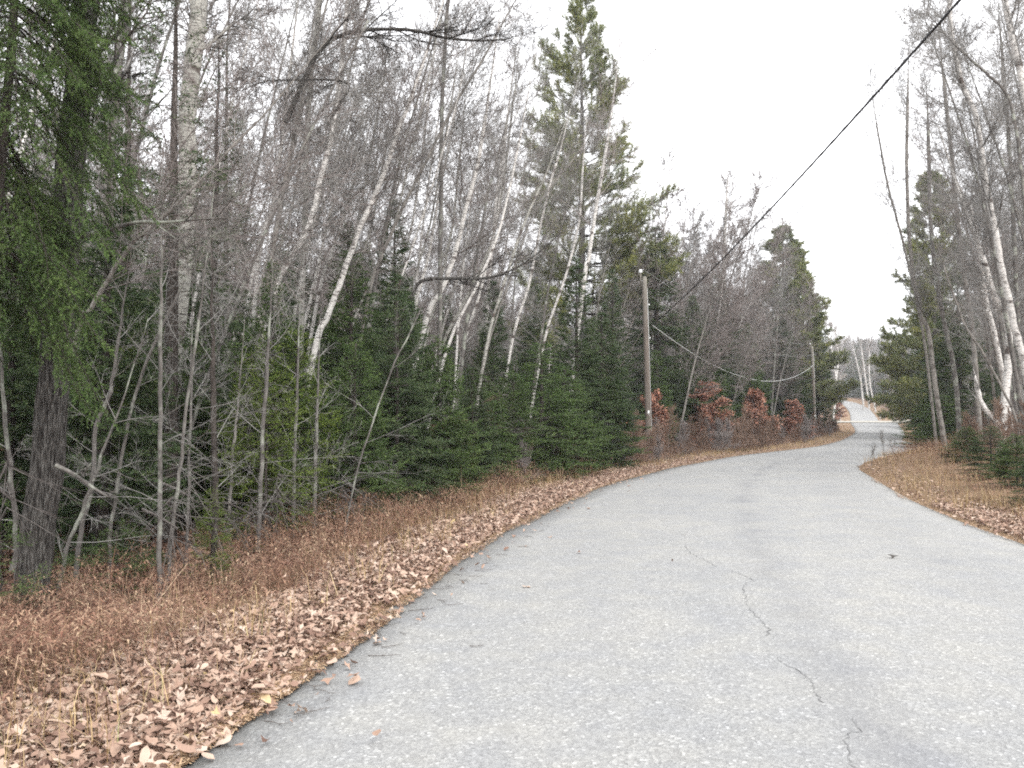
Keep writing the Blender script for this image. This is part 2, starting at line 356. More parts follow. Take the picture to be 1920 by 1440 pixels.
def track_and_crest_sheen():
    """pale gravel track that crosses the road on the crest, widened so its pale colour stands in for sky sheen"""
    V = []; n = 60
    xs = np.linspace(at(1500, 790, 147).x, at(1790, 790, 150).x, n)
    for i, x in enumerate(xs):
        wv = 7.0+.6*math.sin(i*.7)  # extra width paints the bright grazing sheen of the crest in pale gravel
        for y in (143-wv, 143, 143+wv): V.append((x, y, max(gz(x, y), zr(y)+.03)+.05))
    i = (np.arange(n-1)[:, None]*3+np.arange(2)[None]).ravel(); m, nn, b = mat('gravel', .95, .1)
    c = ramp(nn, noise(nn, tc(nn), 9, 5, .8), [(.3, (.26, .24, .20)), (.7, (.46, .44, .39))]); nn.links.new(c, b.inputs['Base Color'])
    link('gravel_track_sheen', mesh('gravel_track_sheen', V, [np.stack([i, i+1, i+4, i+3], 1)], m, True), kind='structure')
track_and_crest_sheen()

# ------------------------------------------------------------------ plants
def rv(r): return Vector((r.gauss(0, 1), r.gauss(0, 1), r.gauss(0, 1)))
def grow(segs, p, d, L, r, lev, P, rnd, bias):
    n = P['n'][lev]; sl_ = L/n; last = lev >= P['max']
    for i in range(n):
        d = d+rv(rnd)*P['w'][lev]+bias*P['up'][lev]; d.normalize()
        q = p+d*sl_; ra = r*(1-.75*i/n); rb = r*(1-.75*(i+1)/n)
        segs.append((p, q, ra, rb))
        if not last and (i > 0 or lev > 1):
            kk = P['k'][lev]; kn = int(kk)+(1 if rnd.random() < kk-int(kk) else 0)
            for _ in range(kn):
                a = d.cross(rv(rnd)); a.normalize(); ang = rnd.uniform(*P['a']); dd = d*math.cos(ang)+a*math.sin(ang)
                grow(segs, p.lerp(q, rnd.random()), dd, L*P['r'][lev]*rnd.uniform(.6, 1.1)*(1-.45*i/n), ra*.6, lev+1, P, rnd, bias)
        p = q
PB = dict(max=3, n=[0, 7, 4, 3, 2], w=[0, .12, .13, .16, .2], up=[0, .05, .02, .0, .0], k=[0, 1.9, 2.2, 1.7, 0], a=(.4, .95), r=[0, .58, .52, .5, .5])
def bare_crown(path, rad, t0, nb, blen, rnd, P=PB, bias=(.0, 0, 1), ang=(.6, 1.1), brad=.35, toward=None):
    """branches all along a trunk path (local coordinates)"""
    pts = [Vector(p) for p in path]; n = len(pts)-1; segs = []; bias = Vector(bias)
    for i in range(nb):
        t = t0+(1-t0)*(i+rnd.random())/nb; f = min(t*n, n-1e-4); k = int(f); p = pts[k].lerp(pts[k+1], f-k); d = (pts[k+1]-pts[k]).normalized()
        r0 = rad[k]*(1-(f-k))+rad[k+1]*(f-k)
        side = rv(rnd); side = side-d*side.dot(d); side.normalize()
        if toward is not None: side = (side+Vector(toward)*.6).normalized()
        a = rnd.uniform(*ang)*(1-.35*t); dd = d*math.cos(a)+side*math.sin(a)
        grow(segs, p, dd, blen*(1.15-.75*t)*rnd.uniform(.6, 1.15), max(r0*brad, .006), 1, P, rnd, bias)
    return segs
def wander_path(H, lean, rnd, n=12, w_=.03):
    pts = [Vector((0, 0, -.25))]; d = Vector((lean[0]*.5, lean[1]*.5, 1)).normalized()
    for i in range(n):
        d = (d+Vector((rnd.gauss(0, w_)*.7+lean[0]*.06, rnd.gauss(0, w_)+lean[1]*.06, .02))).normalized(); pts.append(pts[-1]+d*(H/n))
    return pts
def rads(n, r0, r1=.012, p=.85): return [r0+(r1-r0)*(i/n)**p for i in range(n+1)]

def needles(twigs, sp, ln, wd, rs, spread=.85, fwd=.55, jit=.25):
    """flat little blades all along twigs: (p, d, L) rows"""
    A = np.array([(*t[0], *t[1], t[2]) for t in twigs]); cnt = np.maximum(2, (A[:, 6]/sp).astype(int)); idx = np.repeat(np.arange(len(A)), cnt)
    P, D, L = A[idx, :3], A[idx, 3:6], A[idx, 6]; m = len(idx); u = rs.rand(m)
    base = P+D*(L*u)[:, None]
    side = np.cross(D, np.array([0, 0, 1.])); side /= np.maximum(np.linalg.norm(side, axis=1), 1e-6)[:, None]; upv = np.cross(side, D)
    ph = np.where(rs.rand(m) < .5, 0, math.pi)+rs.normal(0, spread, m)
    rad_ = side*np.cos(ph)[:, None]+upv*np.sin(ph)[:, None]
    dr = D*fwd+rad_*.85+rs.normal(0, jit, (m, 3))*.5; dr /= np.linalg.norm(dr, axis=1)[:, None]
    wv = np.cross(dr, rs.normal(0, 1, (m, 3))); wv /= np.linalg.norm(wv, axis=1)[:, None]
    ll = (ln*rs.uniform(.6, 1.2, m)*(1-.35*u))[:, None]; ww = wd*rs.uniform(.7, 1.3, m)[:, None]
    V = np.stack([base-wv*ww*.5, base+wv*ww*.5, base+dr*ll], 1).reshape(-1, 3)
    return V, np.arange(m*3).reshape(-1, 3)
def conifer(H, Rm, z0, rnd, whorl=.26, nb=8, sp=.016, ln=.085, wd=.027, drop=.15, tws=.17, prof=.85, gap=.08, twl=.6, lop=0):
    wood = []; tw = []; z = z0
    while z < H-.05:
        t = (z-z0)/(H-z0); base_e = -.25-drop+1.05*t
        for k in range(nb):
            if rnd.random() < gap: continue
            az_ = rnd.uniform(0, 2*math.pi); Lb = (Rm*(1-t)**prof*rnd.uniform(.6, 1.12)+.12)*(1+lop*math.cos(az_))
            if t < .12: Lb *= .75
            e0 = base_e+rnd.gauss(0, .12)+.25; p = Vector((0, 0, z+rnd.uniform(-.1, .1)))
            d = Vector((math.cos(az_)*math.cos(e0), math.sin(az_)*math.cos(e0), math.sin(e0)))
            n = max(3, int(Lb/tws)); s_ = Lb/n
            for i in range(n):
                f = i/n; d = d+Vector((rnd.gauss(0, .05), rnd.gauss(0, .05), -drop*1.4*(1-f)/n*3+.9*f/n)); d.normalize()
                q = p+d*s_; r = .004+.010*(Lb)*(1-f)**1.2*.6; wood.append((p, q, r, r*.8))
                if f > .12:
                    hz = Vector((d.x, d.y, 0)).normalized() if abs(d.z) < .98 else Vector((1, 0, 0)); sd = Vector((-hz.y, hz.x, 0))
                    Lt = min(twl, (Lb*(1-f))*.55+.07)
                    for sg in (-1, 1):
                        a = rnd.uniform(.65, 1.15); td = d*math.cos(a)+sd*sg*math.sin(a)+Vector((0, 0, rnd.gauss(-.12, .14))); td.normalize(); LL = Lt*rnd.uniform(.55, 1.15)
                        tw.append((q, td, LL))
                        if LL > .22:
                            for _ in range(2):
                                td2 = (td+rv(rnd)*.45); td2.normalize(); tw.append((q+td*LL*rnd.uniform(.3, .8), td2, LL*.5))
                p = q
            tw.append((p-d*s_, d, s_*1.6))
        z += whorl*rnd.uniform(.75, 1.25)*(1-.35*t)
    tw.append((Vector((0, 0, H-.35)), Vector((0, 0, 1)), .4))
    rs = np.random.RandomState(rnd.randrange(10**6))
    wood += [(t[0], Vector(t[0])+Vector(t[1])*t[2]*.85, .003, .0015) for t in tw if t[2] > .15]
    return wood, needles(tw, sp, ln, wd, rs)
def pine(H, Rm, z0, rnd, nw=16, nb=5, ln=.17, wd=.016, tuft=16, prof=.7, up=.5, shoots=1.0):
    wood = []; tw = []; rs = np.random.RandomState(rnd.randrange(10**6))
    for w_ in range(nw):
        t = w_/(nw-1); z = z0+(H-z0)*t**.9
        for k in range(nb):
            if rnd.random() < .18: continue
            az_ = rnd.uniform(0, 2*math.pi); Lb = Rm*(1.02-t)**prof*rnd.uniform(.45, 1.15)+.25; e0 = -.05+.75*t+rnd.gauss(0, .1)
            d = Vector((math.cos(az_)*math.cos(e0), math.sin(az_)*math.cos(e0), math.sin(e0))); p = Vector((0, 0, z)); n = max(4, int(Lb/.38)); s_ = Lb/n
            for i in range(n):
                f = i/n; d = d+rv(rnd)*.07+Vector((0, 0, up*f/n*2.2)); d.normalize(); q = p+d*s_; r = .010+.009*Lb*(1-f)*.8; wood.append((p, q, r, r*.8))
                if f > .15:
                    for _ in range(4 if f < .6 else 6):
                        sd = rv(rnd); sd.z *= .5; sd = (sd-d*sd.dot(d)).normalized(); td = (d*.75+sd*.8+Vector((0, 0, .3))).normalized(); LL = (Lb*(1-f)*.35+.25)*rnd.uniform(.5, 1.1)*shoots
                        st = p.lerp(q, rnd.random()); wood.append((st, st+td*LL, .007, .004)); m_ = max(1, int(LL/.16))
                        for j in range(m_+1): tw.append((st+td*LL*(.3+.7*j/m_), (td+rv(rnd)*.35+Vector((0, 0, .25))).normalized()))
                p = q
            tw.append((p, d))
    A = np.array([(*a, *b) for a, b in tw]); idx = np.repeat(np.arange(len(A)), tuft); P, D = A[idx, :3], A[idx, 3:]; m = len(idx)
    dr = D*rs.uniform(.3, 1.1, (m, 1))+rs.normal(0, .55, (m, 3)); dr /= np.linalg.norm(dr, axis=1)[:, None]
    wv = np.cross(dr, rs.normal(0, 1, (m, 3))); wv /= np.linalg.norm(wv, axis=1)[:, None]; ll = ln*rs.uniform(.6, 1.15, (m, 1)); b0 = P+rs.normal(0, .03, (m, 3))
    V = np.stack([b0-wv*wd*.5, b0+wv*wd*.5, b0+dr*ll], 1).reshape(-1, 3)
    return wood, (V, np.arange(m*3).reshape(-1, 3))

class Kind:
    """one built tree: trunk mesh and crown mesh, placed many times"""
    def __init__(s, trunk, crown, H): s.trunk, s.crown, s.H = trunk, crown, H
def mk_bare(seed, H, r0, lean, tmat, cmat, t0=.28, nb=26, blen=3.2, P=PB, rmin=.004, bias=(.3, 0, .7), ang=(.6, 1.3)):
    rnd = random.Random(seed); path = wander_path(H, lean, rnd); rad = rads(12, r0)
    segs = bare_crown(path, rad, t0, nb, blen, rnd, P, bias, ang, .27)
    thick = [s for s in segs if s[2] > .022]; thin = [s for s in segs if s[2] <= .022]
    tv = tube(path, rad, 8); parts = [tv]
    if thick: parts.append(prisms(thick, 0, 5))
    V, Fs = join(parts); tm = mesh('trunk', V, Fs, M[tmat], True)
    V, Fs = join([prisms(thin, rmin)]); cm = mesh('crown', V, Fs, M[cmat]); return Kind(tm, cm, H)
def mk_conifer(seed, H, Rm, z0, nmat, r0=None, bark_='spruce_bark', gen=conifer, **kw):
    rnd = random.Random(seed); wood, nd = gen(H, Rm, z0, rnd, **kw)
    r0 = r0 or .014*H+.02; path = [Vector((rnd.gauss(0, .015), rnd.gauss(0, .015), -.25+(H+.2)*i/10)) for i in range(11)]
    V, Fs = join([tube(path, rads(10, r0, .012, 1), 8), prisms(wood, 0, 3)]); tm = mesh('trunk', V, Fs, M[bark_], True)
    return Kind(tm, mesh('crown', nd[0], [nd[1]], M[nmat]), H)
def put(K, name, x, y, label, cat, group=None, s=1.0, rz=0, crown='crown', z=None, tilt=None):
    o = empty(name, (x, y, gz(x, y) if z is None else z), label, cat, group, rz, s)
    if tilt: o.rotation_euler = (tilt[0], tilt[1], rz)
    link('trunk', K.trunk, o); link(crown, K.crown, o); return o
def put_px(K, name, px, Y, top, label, cat, group=None, rz=0, wide=1.0, tilt=None, crown='crown'):
    """a tree standing at distance Y under picture column px whose top reaches row top"""
    x = at(px, 785, Y).x; z = gz(x, Y); h = at(px, top, Y).z-z; s = h/K.H
    return put(K, name, x, Y, label, cat, group, (s*wide, s*wide, s), rz, crown, z, tilt)

# --- kinds
PN = dict(PB, max=4, k=[0, 2, 1.7, 1.2, 0])
bare = [mk_bare(11, 14, .085, (.25, 0), 'grey_bark', 'twig_grey', .30, 34, 3.0),
        mk_bare(12, 13, .055, (.3, .1), 'pale_bark', 'twig_red', .35, 32, 2.8),
        mk_bare(13, 15, .095, (.1, -.1), 'grey_bark', 'twig_grey', .35, 36, 3.2),
        mk_bare(14, 12, .045, (.42, 0), 'pale_bark', 'twig_red', .25, 32, 2.6),
        mk_bare(15, 13, .055, (.35, -.2), 'birch', 'twig_red', .35, 30, 2.6),
        mk_bare(16, 14, .06, (.2, .15), 'birch', 'twig_red', .4, 30, 2.5),
        mk_bare(17, 9, .04, (.5, 0), 'grey_bark', 'twig_grey', .2, 20, 2.2),
        mk_bare(18, 14, .065, (.3, .1), 'pale_bark', 'twig_grey', .3, 34, 3.0)]
PF = dict(PB, n=[0, 5, 4, 2], k=[0, 2.2, 2.4, 0], r=[0, .55, .5, .5])
farb = [mk_bare(21, 14, .085, (.2, 0), 'grey_bark', 'twig_grey', .2, 38, 3.0, PF, .008),
        mk_bare(22, 13, .07, (.3, 0), 'pale_bark', 'twig_red', .2, 38, 2.9, PF, .008),
        mk_bare(23, 14, .08, (.1, .1), 'birch', 'twig_red', .3, 34, 2.8, PF, .008)]
shrub = [mk_bare(31, 2.2, .016, (.3, 0), 'grey_bark', 'twig_grey', .1, 16, .9, PF, .0022), mk_bare(32, 1.8, .014, (-.2, .2), 'grey_bark', 'twig_red', .05, 16, 1.0, PF, .0025),
         mk_bare(33, 2.6, .018, (.1, .2), 'pale_bark', 'twig_grey', .1, 16, 1.0, PF, .0022)]
M['twig_brown'] = twigmat('brown_twigs', (.12, .075, .055), (.27, .19, .145))
brush = [mk_bare(34+i, 1.9+.3*i, .013, (.1, .1), 'grey_bark', ('twig_brown', 'twig_red', 'twig_brown')[i], .02, 34, 1.0, dict(PF, k=[0, 2.6, 2.6, 0]), .0045, (0, 0, .8), (.4, 1.2)) for i in range(3)]
spr = [mk_conifer(41, 9, 1.9, .5, 'spruce'), mk_conifer(42, 10, 1.7, .8, 'spruce', whorl=.28), mk_conifer(43, 8, 2.1, .3, 'fir', drop=.05),
       mk_conifer(44, 7, 1.8, .4, 'fir', drop=.25, gap=.15)]
tall = [mk_conifer(45, 14, 1.9, 3.5, 'spruce', whorl=.45, nb=5, gap=.3, sp=.03), mk_conifer(46, 13, 1.6, 2.5, 'spruce', whorl=.42, nb=5, gap=.25, sp=.03)]
pin = [mk_conifer(51, 22, 5.2, 5, 'pine', .3, 'dark_bark', pine, nw=26, nb=7, up=.55, ln=.19, wd=.02, tuft=16), mk_conifer(52, 15, 3.4, 2, 'pine', .2, 'dark_bark', pine, nw=22, nb=8, up=.9, ln=.22, wd=.03, tuft=16),
       mk_conifer(53, 13, 3.2, 1.5, 'pine', .16, 'dark_bark', pine, nw=18, nb=8, up=.4, ln=.22, wd=.03)]
sap = [mk_conifer(61, 1.3, .75, .12, 'hemlock', .018, whorl=.13, nb=5, sp=.011, ln=.028, wd=.008, tws=.07, drop=.1, twl=.3), mk_conifer(62, 2.4, 1.0, .25, 'hazel_green', .025, whorl=.17, nb=5, sp=.013, ln=.035, wd=.01, tws=.09, drop=.1, twl=.35)]
firs = [mk_conifer(63, 4.2, 1.35, .35, 'fir', .04, whorl=.17, nb=8, sp=.011, ln=.05, wd=.016, tws=.10, twl=.42, drop=.1), mk_conifer(64, 4.6, 1.3, 1.3, 'hazel_green', .04, whorl=.19, nb=7, sp=.011, ln=.05, wd=.015, tws=.10, twl=.42, drop=.15, gap=.12), mk_conifer(65, 4.8, 1.2, .3, 'spruce', .045, whorl=.19, nb=8, sp=.011, ln=.05, wd=.016, tws=.10, twl=.4, drop=.2)]
fard = [mk_conifer(71, 13, 2.2, .8, 'spruce', whorl=.4, nb=8, sp=.05, ln=.18, wd=.08, tws=.3), mk_conifer(72, 8, 2.4, .2, 'spruce', whorl=.4, nb=8, sp=.05, ln=.18, wd=.08, tws=.3)]
def leaves(P, size, rs, tilt=.5, curl=.35, asp=.78):
    m = len(P); yaw = rs.uniform(0, 2*math.pi, m); nx = rs.normal(0, tilt, (m, 2)); N = np.c_[nx, np.ones(m)]; N /= np.linalg.norm(N, axis=1)[:, None]
    A = np.c_[np.cos(yaw), np.sin(yaw), np.zeros(m)]; A -= N*(A*N).sum(1)[:, None]; A /= np.linalg.norm(A, axis=1)[:, None]; B = np.cross(N, A)
    s_ = (size*rs.uniform(.55, 1.25, m))[:, None]; w_ = s_*asp*rs.uniform(.7, 1.3, (m, 1)); c1 = s_*rs.normal(curl*.6, curl, (m, 1)); c2 = s_*rs.normal(curl*.3, curl*.8, (m, 1))
    no = 8; pts = [P+N*s_*rs.normal(0, .06, (m, 1))]; lobed = (rs.rand(m, 1) < .55)
    for j in range(no):
        t = 2*math.pi*j/no; lob = np.where(lobed, (1.25, .62)[j % 2], (1.15, .95, .85, .95, 1.3, .95, .85, .95)[j]); rr = .5*lob*rs.uniform(.82, 1.18, (m, 1))
        cx, cy = math.cos(t)*rr, math.sin(t)*rr; pts.append(P+A*s_*cx+B*w_*cy*1.15+N*(c1*cy*cy*2.2+c2*cx*np.abs(cx)*2+rs.normal(0, .05, (m, 1))*s_))
    V = np.stack(pts, 1).reshape(-1, 3); b = (np.arange(m)*(no+1))[:, None]
    return V, np.concatenate([b+np.array([(0, 1+j, 1+(j+1) % no)]) for j in range(no)])
def mk_beech(seed, H, rad_):
    rnd = random.Random(seed); rs = np.random.RandomState(seed); path = wander_path(H, (.1, 0), rnd, 8); segs = bare_crown(path, rads(8, .02), .08, 24, rad_, rnd, dict(PF, a=(.4, .9)), (0, 0, 1), (.7, 1.2))
    V, Fs = join([tube(path, rads(8, .022), 6), prisms(segs, .003)]); tm = mesh('trunk', V, Fs, M['grey_bark'])
    A = np.array([(*s[1],) for s in segs if s[2] < .01]); idx = np.repeat(np.arange(len(A)), 2); P = A[idx]+rs.normal(0, .05, (len(idx), 3)); P = P[rs.rand(len(P)) < .7]; V, Fq = leaves(P, .075, rs, 1.2)
    return Kind(tm, mesh('crown', V, [Fq], M['beech']), H)
bee = [mk_beech(81, 2.9, .95), mk_beech(82, 2.6, 1.0)]

# ------------------------------------------------------------------ single trees one can point to, left woods
def hero(name, pix, Y, w0, w1, label, bmat='birch', cmat='twig_red', nb=18, blen=2.2, t0=.25, seed=0, rmin=.003, extend=3.2, kx=9, P=PB, dY=0, ang=(.5, 1.15), toward=(.4, -.3, 0), brad=.26, group=None, rough=0, root=None, cat='tree', thin_=.85):
    """trunk through picture points (bottom first) at distance Y, run down into the ground and up out of sight; widths in picture pixels"""
    rnd = random.Random(seed+900); rs = np.random.RandomState(seed+7); n = len(pix)
    W = [at(px, py, Y+dY*i/max(n-1, 1)) for i, (px, py) in enumerate(pix)]
    g = gz(W[0].x, W[0].y)
    if root is not None: W.insert(0, Vector((root[0], root[1], gz(*root)-.2)))
    elif W[0].z-g > .3:
        d = (W[0]-W[1]).normalized(); d = Vector((d.x*.55, d.y*.4, d.z)); bx = W[0]+d*((W[0].z-g)/max(-d.z, .2)); W.insert(0, Vector((bx.x, bx.y, gz(bx.x, bx.y)-.2)))
    else: W[0].z = g-.15
    if extend > 0:
        d = (W[-1]-W[-2]).normalized(); n_vis = len(W); d = (d+Vector((0, 0, .12))).normalized(); W.append(W[-1]+d*extend*.5); W.append(W[-1]+(d+Vector((0, 0, .12))).normalized()*extend*.5)
    B = Vector((W[0].x, W[0].y, gz(W[0].x, W[0].y))); pts = []; 
    for i in range(len(W)-1):                     # smooth it
        p0, p1, p2, p3 = W[max(i-1, 0)], W[i], W[i+1], W[min(i+2, len(W)-1)]; m = 4
        for k in range(m):
            t = k/m; v = .5*((2*p1)+(p2-p0)*t+(2*p0-5*p1+4*p2-p3)*t*t+(3*p1-p0-3*p2+p3)*t**3); pts.append(v+Vector((rnd.gauss(0, .006), rnd.gauss(0, .006), 0))-B)
    pts.append(W[-1]-B); N = len(pts)-1
    r0 = w0/F*Y/2*thin_; r1 = w1/F*Y/2*thin_; rad = [r0+(r1-r0)*(i/N) for i in range(N+1)]
    if extend > 0: 
        for i in range(N-7, N+1): rad[i] = r1*(1-(i-N+8)*.11)
    rad[0] *= 1.35; rad[1] *= 1.08
    o = empty(name, B, label, cat, group)
    segs = bare_crown(pts, rad, t0, nb, blen, rnd, P, (.3, 0, .7), ang, brad, toward) if nb else []
    thick = [s for s in segs if s[2] > .02]; thin = [s for s in segs if s[2] <= .02]
    tp = [tube(pts, rad, kx, rough, rs)]
    if thick: tp.append(prisms(thick, 0, 5))
    V, Fs = join(tp); link('trunk', mesh('trunk', V, Fs, M[bmat], True), o)
    if thin: V, Fs = join([prisms(thin, rmin)]); link('crown', mesh('crown', V, Fs, M[cmat]), o)
    return o
def limb(name, pix, Y, w0, w1, label, parent=None, bmat='grey_bark', cmat='twig_grey', nb=10, blen=.9, seed=0, dY=0, P=PF):
    rnd = random.Random(seed+50); W = [at(px, py, Y+dY*i/(len(pix)-1)) for i, (px, py) in enumerate(pix)]
    B = parent.location.copy() if parent else W[0]; n = len(W)-1; pts = []
    for i in range(n):
        p0, p1, p2, p3 = W[max(i-1, 0)], W[i], W[i+1], W[min(i+2, n)]
        for k in range(4): t = k/4; pts.append(.5*((2*p1)+(p2-p0)*t+(2*p0-5*p1+4*p2-p3)*t*t+(3*p1-p0-3*p2+p3)*t**3)-B)
    pts.append(W[-1]-B); N = len(pts)-1; rad = [(w0+(w1-w0)*i/N)/F*Y/2 for i in range(N+1)]
    segs = bare_crown(pts, rad, .3, nb, blen, rnd, P, (.3, 0, .2), (.4, 1), .5)
    parts = [tube(pts, rad, 6, .06, np.random.RandomState(seed))]; parts.append(prisms(segs, .0025))
    V, Fs = join(parts); me = mesh('limb', V, Fs, M[bmat], True)
    if parent: return link('limb', me, parent)
    o = link(name, me, None, label, 'branch'); o.location = B; return o
# the big furrowed trunk at the left edge
big = hero('broadleaf_tree', [(60,1150),(66,1050),(85,900),(96,780),(108,640),(122,480),(134,300),(150,130),(162,-20)], 7.6, 72, 50, 'stout furrowed dark trunk at the left edge, thickest tree in the picture', 'dark_bark', 'twig_dark', 10, 2.4, .6, 1, .003, 3, 22, rough=.05)
limb('limb', [(118,462),(150,443),(200,432),(255,417),(310,417),(365,412),(430,408)], 7.6, 11, 3, '', big, 'grey_bark', nb=7, blen=.8, seed=3, dY=-.4)
limb('limb', [(150,160),(175,158),(200,160),(225,150)], 7.6, 14, 4, '', big, 'dark_bark', nb=4, blen=.5, seed=4)
limb('fallen_branch', [(105,872),(140,890),(175,915),(205,932)], 7.0, 9, 5, 'broken grey branch slanting down beside the stout furrowed trunk', None, nb=2, blen=.3, seed=5, P=PF)
hero('aspen_tree', [(318,900),(322,700),(340,520),(352,330),(352,210),(366,90),(374,-10)], 13, 44, 34, 'thick pale aspen trunk with black knots behind the spruces near the left', 'aspen', 'twig_grey', 12, 3, .6, 2, .003, 3, 12, rough=.04)
hero('broadleaf_tree', [(190,700),(200,500),(205,330),(214,200),(236,-10)], 12, 24, 17, 'straight grey trunk between the stout furrowed trunk and the knotted aspen', 'grey_bark', 'twig_grey', 16, 2.8, .4, 3)
HB = [
 ([(590,655),(612,598),(636,535),(655,480),(675,425),(700,372),(725,310),(745,250),(768,190)], 16, 15, 8, 'brightest white birch of the left woods, leaning right above the dark spruces', 'birch'),
 ([(470,700),(500,610),(520,530),(548,480),(578,425),(600,340),(622,250),(636,160),(650,20)], 15, 14, 10, 'crooked pale birch leaning right, left of the brightest white birch', 'birch'),
 ([(798,605),(822,555),(842,510),(862,440),(872,395),(893,320),(905,250)], 21, 13, 8, 'white birch leaning right above the big dark bushy spruce', 'birch'),
 ([(775,600),(790,530),(803,480),(815,410),(828,340),(850,230)], 23, 8, 5, 'thin white birch just left of the birch over the bushy spruce', 'birch'),
 ([(482,520),(495,440),(512,380),(528,260),(545,120)], 18, 9, 6, 'slim white birch, upper left, left of the crooked pale birch', 'birch'),
 ([(455,620),(478,500),(500,410),(525,360),(560,240),(580,100)], 19, 8, 6, 'slim pale birch with steady right lean in the upper left', 'birch'),
 ([(596,560),(620,480),(640,420),(656,370)], 20, 8, 6, 'short visible white stem close left of the brightest birch', 'birch'),
 ([(566,560),(572,420),(575,260),(582,150),(600,0)], 17, 14, 10, 'upright greyish birch with bands between two leaning birches', 'aspen'),
 ([(905,700),(930,600),(965,500),(1000,400),(1050,330),(1090,280)], 26, 4.5, 2.5, 'thin pinkish stem leaning far right near the centre', 'pale_bark'),
 ([(960,640),(990,540),(1010,440),(1030,350),(1045,300)], 28, 7, 4, 'thin pale birch beside the narrow pointed spruce', 'birch'),
 ([(1094,532),(1103,490),(1110,440),(1121,370),(1130,320),(1138,270)], 30, 10, 6, 'clean white birch standing over the narrow pointed spruce', 'birch'),
 ([(1358,560),(1357,480),(1360,420),(1362,380)], 60, 8, 5, 'white birch with fanning branches seen past the overhead cable', 'birch'),
 ([(826,420),(828,230),(834,90),(842,-20)], 20, 10, 7, 'dark upright trunk against the sky, upper middle of the left woods', 'grey_bark'),
 ([(1020,640),(1060,520),(1085,420),(1092,330)], 33, 6, 4, 'faint pale birch right of the pinkish leaning birch', 'birch'),
 ([(140,640),(170,580),(205,520),(250,455),(300,412)], 9.5, 11, 7, 'diagonal pale stem crossing behind the limb of the stout trunk', 'pale_bark'),
 ([(690,560),(720,470),(760,380),(800,300),(850,200),(900,120)], 18, 8, 5, 'greyish stem leaning right behind the brightest birch', 'pale_bark'),
 ([(915,560),(925,440),(935,330),(950,230)], 30, 8, 5, 'upright pale stem among reddish twigs near the centre', 'birch'),
]
for i, (pix, Y, w0, w1, lab, bm) in enumerate(HB):
    hero('birch_tree' if bm in ('birch', 'aspen') else 'broadleaf_tree', pix, Y, w0, w1, lab, bm, ['twig_red', 'twig_grey'][i % 2], 20 if Y < 25 else 16, 2.8+.03*Y, .35, 10+i, .003)
rb = random.Random(17)
for i in range(16):
    bx = 430+32*i+rb.uniform(-12, 12); Y = rb.uniform(16, 27); ln_ = rb.uniform(70, 150); tp_ = rb.uniform(180, 330); c_ = rb.uniform(-12, 12)
    hero('birch_tree', [(bx, 660), (bx+ln_*.35+c_, 540), (bx+ln_*.7+c_, 420), (bx+ln_, tp_)], Y, rb.uniform(5, 8), 3.5, 'slim leaning birch in the tight cluster rising behind the near firs', rb.choice(['birch', 'birch', 'aspen']), 'twig_grey', 12, 2.2, .4, 500+i, .003, 2.5, 7, group='slim leaning birches behind the near firs')
# arching dark boughs over the woods
limb('bough', [(535,230),(575,140),(605,88),(660,60),(760,55),(830,70),(890,76),(950,74)], 14.5, 11, 3, 'dark bough arching right across the sky, upper left', None, 'dark_bark', nb=16, blen=1.5, seed=9)
limb('bough', [(610,240),(640,190),(655,160),(625,150),(560,150),(500,152),(455,170)], 14, 6, 1.5, 'crooked dark bough under the arching one, upper left', None, 'dark_bark', nb=12, blen=1.1, seed=10)
limb('bough', [(770,560),(790,527),(850,522),(920,520),(985,492),(1060,430)], 17, 9, 2, 'dark bough sagging level across the birches near the centre', None, 'dark_bark', nb=10, blen=1.1, seed=11)
# young stems standing in the near left woods
ST = [([(152,1000),(172,905),(180,800),(205,745),(212,700),(222,640)], 9.5, 13, 6, 'lichened crooked sapling just right of the stout trunk', 'pale_bark'),
 ([(125,1030),(150,970),(170,910),(182,880)], 8.6, 10, 8, 'short leaning grey stem crossing the lichened sapling at its foot', 'grey_bark'),
 ([(207,1010),(214,950),(228,860),(246,770),(290,640),(330,560)], 9.8, 10, 6, 'slim grey sapling leaning right in front of the leaf slope', 'grey_bark'),
 ([(190,930),(215,865),(250,810),(300,785)], 10.5, 8, 4, 'slanting bare sapling with its top bent to the right', 'grey_bark'),
 ([(297,1095),(300,1000),(300,900),(301,780),(302,600)], 8.7, 13, 8, 'pale upright birch sapling at the edge of the brush', 'pale_bark'),
 ([(310,1080),(325,980),(340,860),(352,740),(372,600)], 9, 10, 6, 'thin stem sharing its foot with the pale birch sapling', 'grey_bark'),
 ([(352,960),(356,860),(358,720)], 10.5, 8, 5, 'thin upright stem behind the two joined saplings', 'grey_bark'),
 ([(398,1070),(404,960),(402,830),(400,700)], 9.4, 17, 12, 'dark straight stem with a small green fir at its foot', 'spruce_bark'),
 ([(480,1020),(488,930),(492,820),(500,700)], 11, 12, 9, 'grey pole stem left of the pair under the green spruce', 'grey_bark'),
 ([(548,1000),(550,930),(552,860),(556,760)], 12, 10, 8, 'left stem of the straight pair under the green spruce', 'grey_bark'),
 ([(589,990),(590,940),(591,880),(594,800)], 12.5, 11, 8, 'right stem of the straight pair under the green spruce', 'pale_bark'),
 ([(640,1000),(665,900),(700,790),(740,680),(780,600)], 12, 5, 3, 'thin bare whip slanting right across the dark spruces', 'grey_bark'),
 ([(430,990),(432,900),(440,820)], 11.5, 9, 7, 'thin grey stem behind the tuft with yellow leaves', 'aspen'),
 ([(265,980),(275,860),(276,700)], 13, 9, 7, 'thin far stem behind the leaf slope on the left', 'grey_bark'),
 ([(30,1000),(20,900),(8,760)], 8, 12, 9, 'grey stem at the extreme left behind the stout trunk', 'grey_bark')]
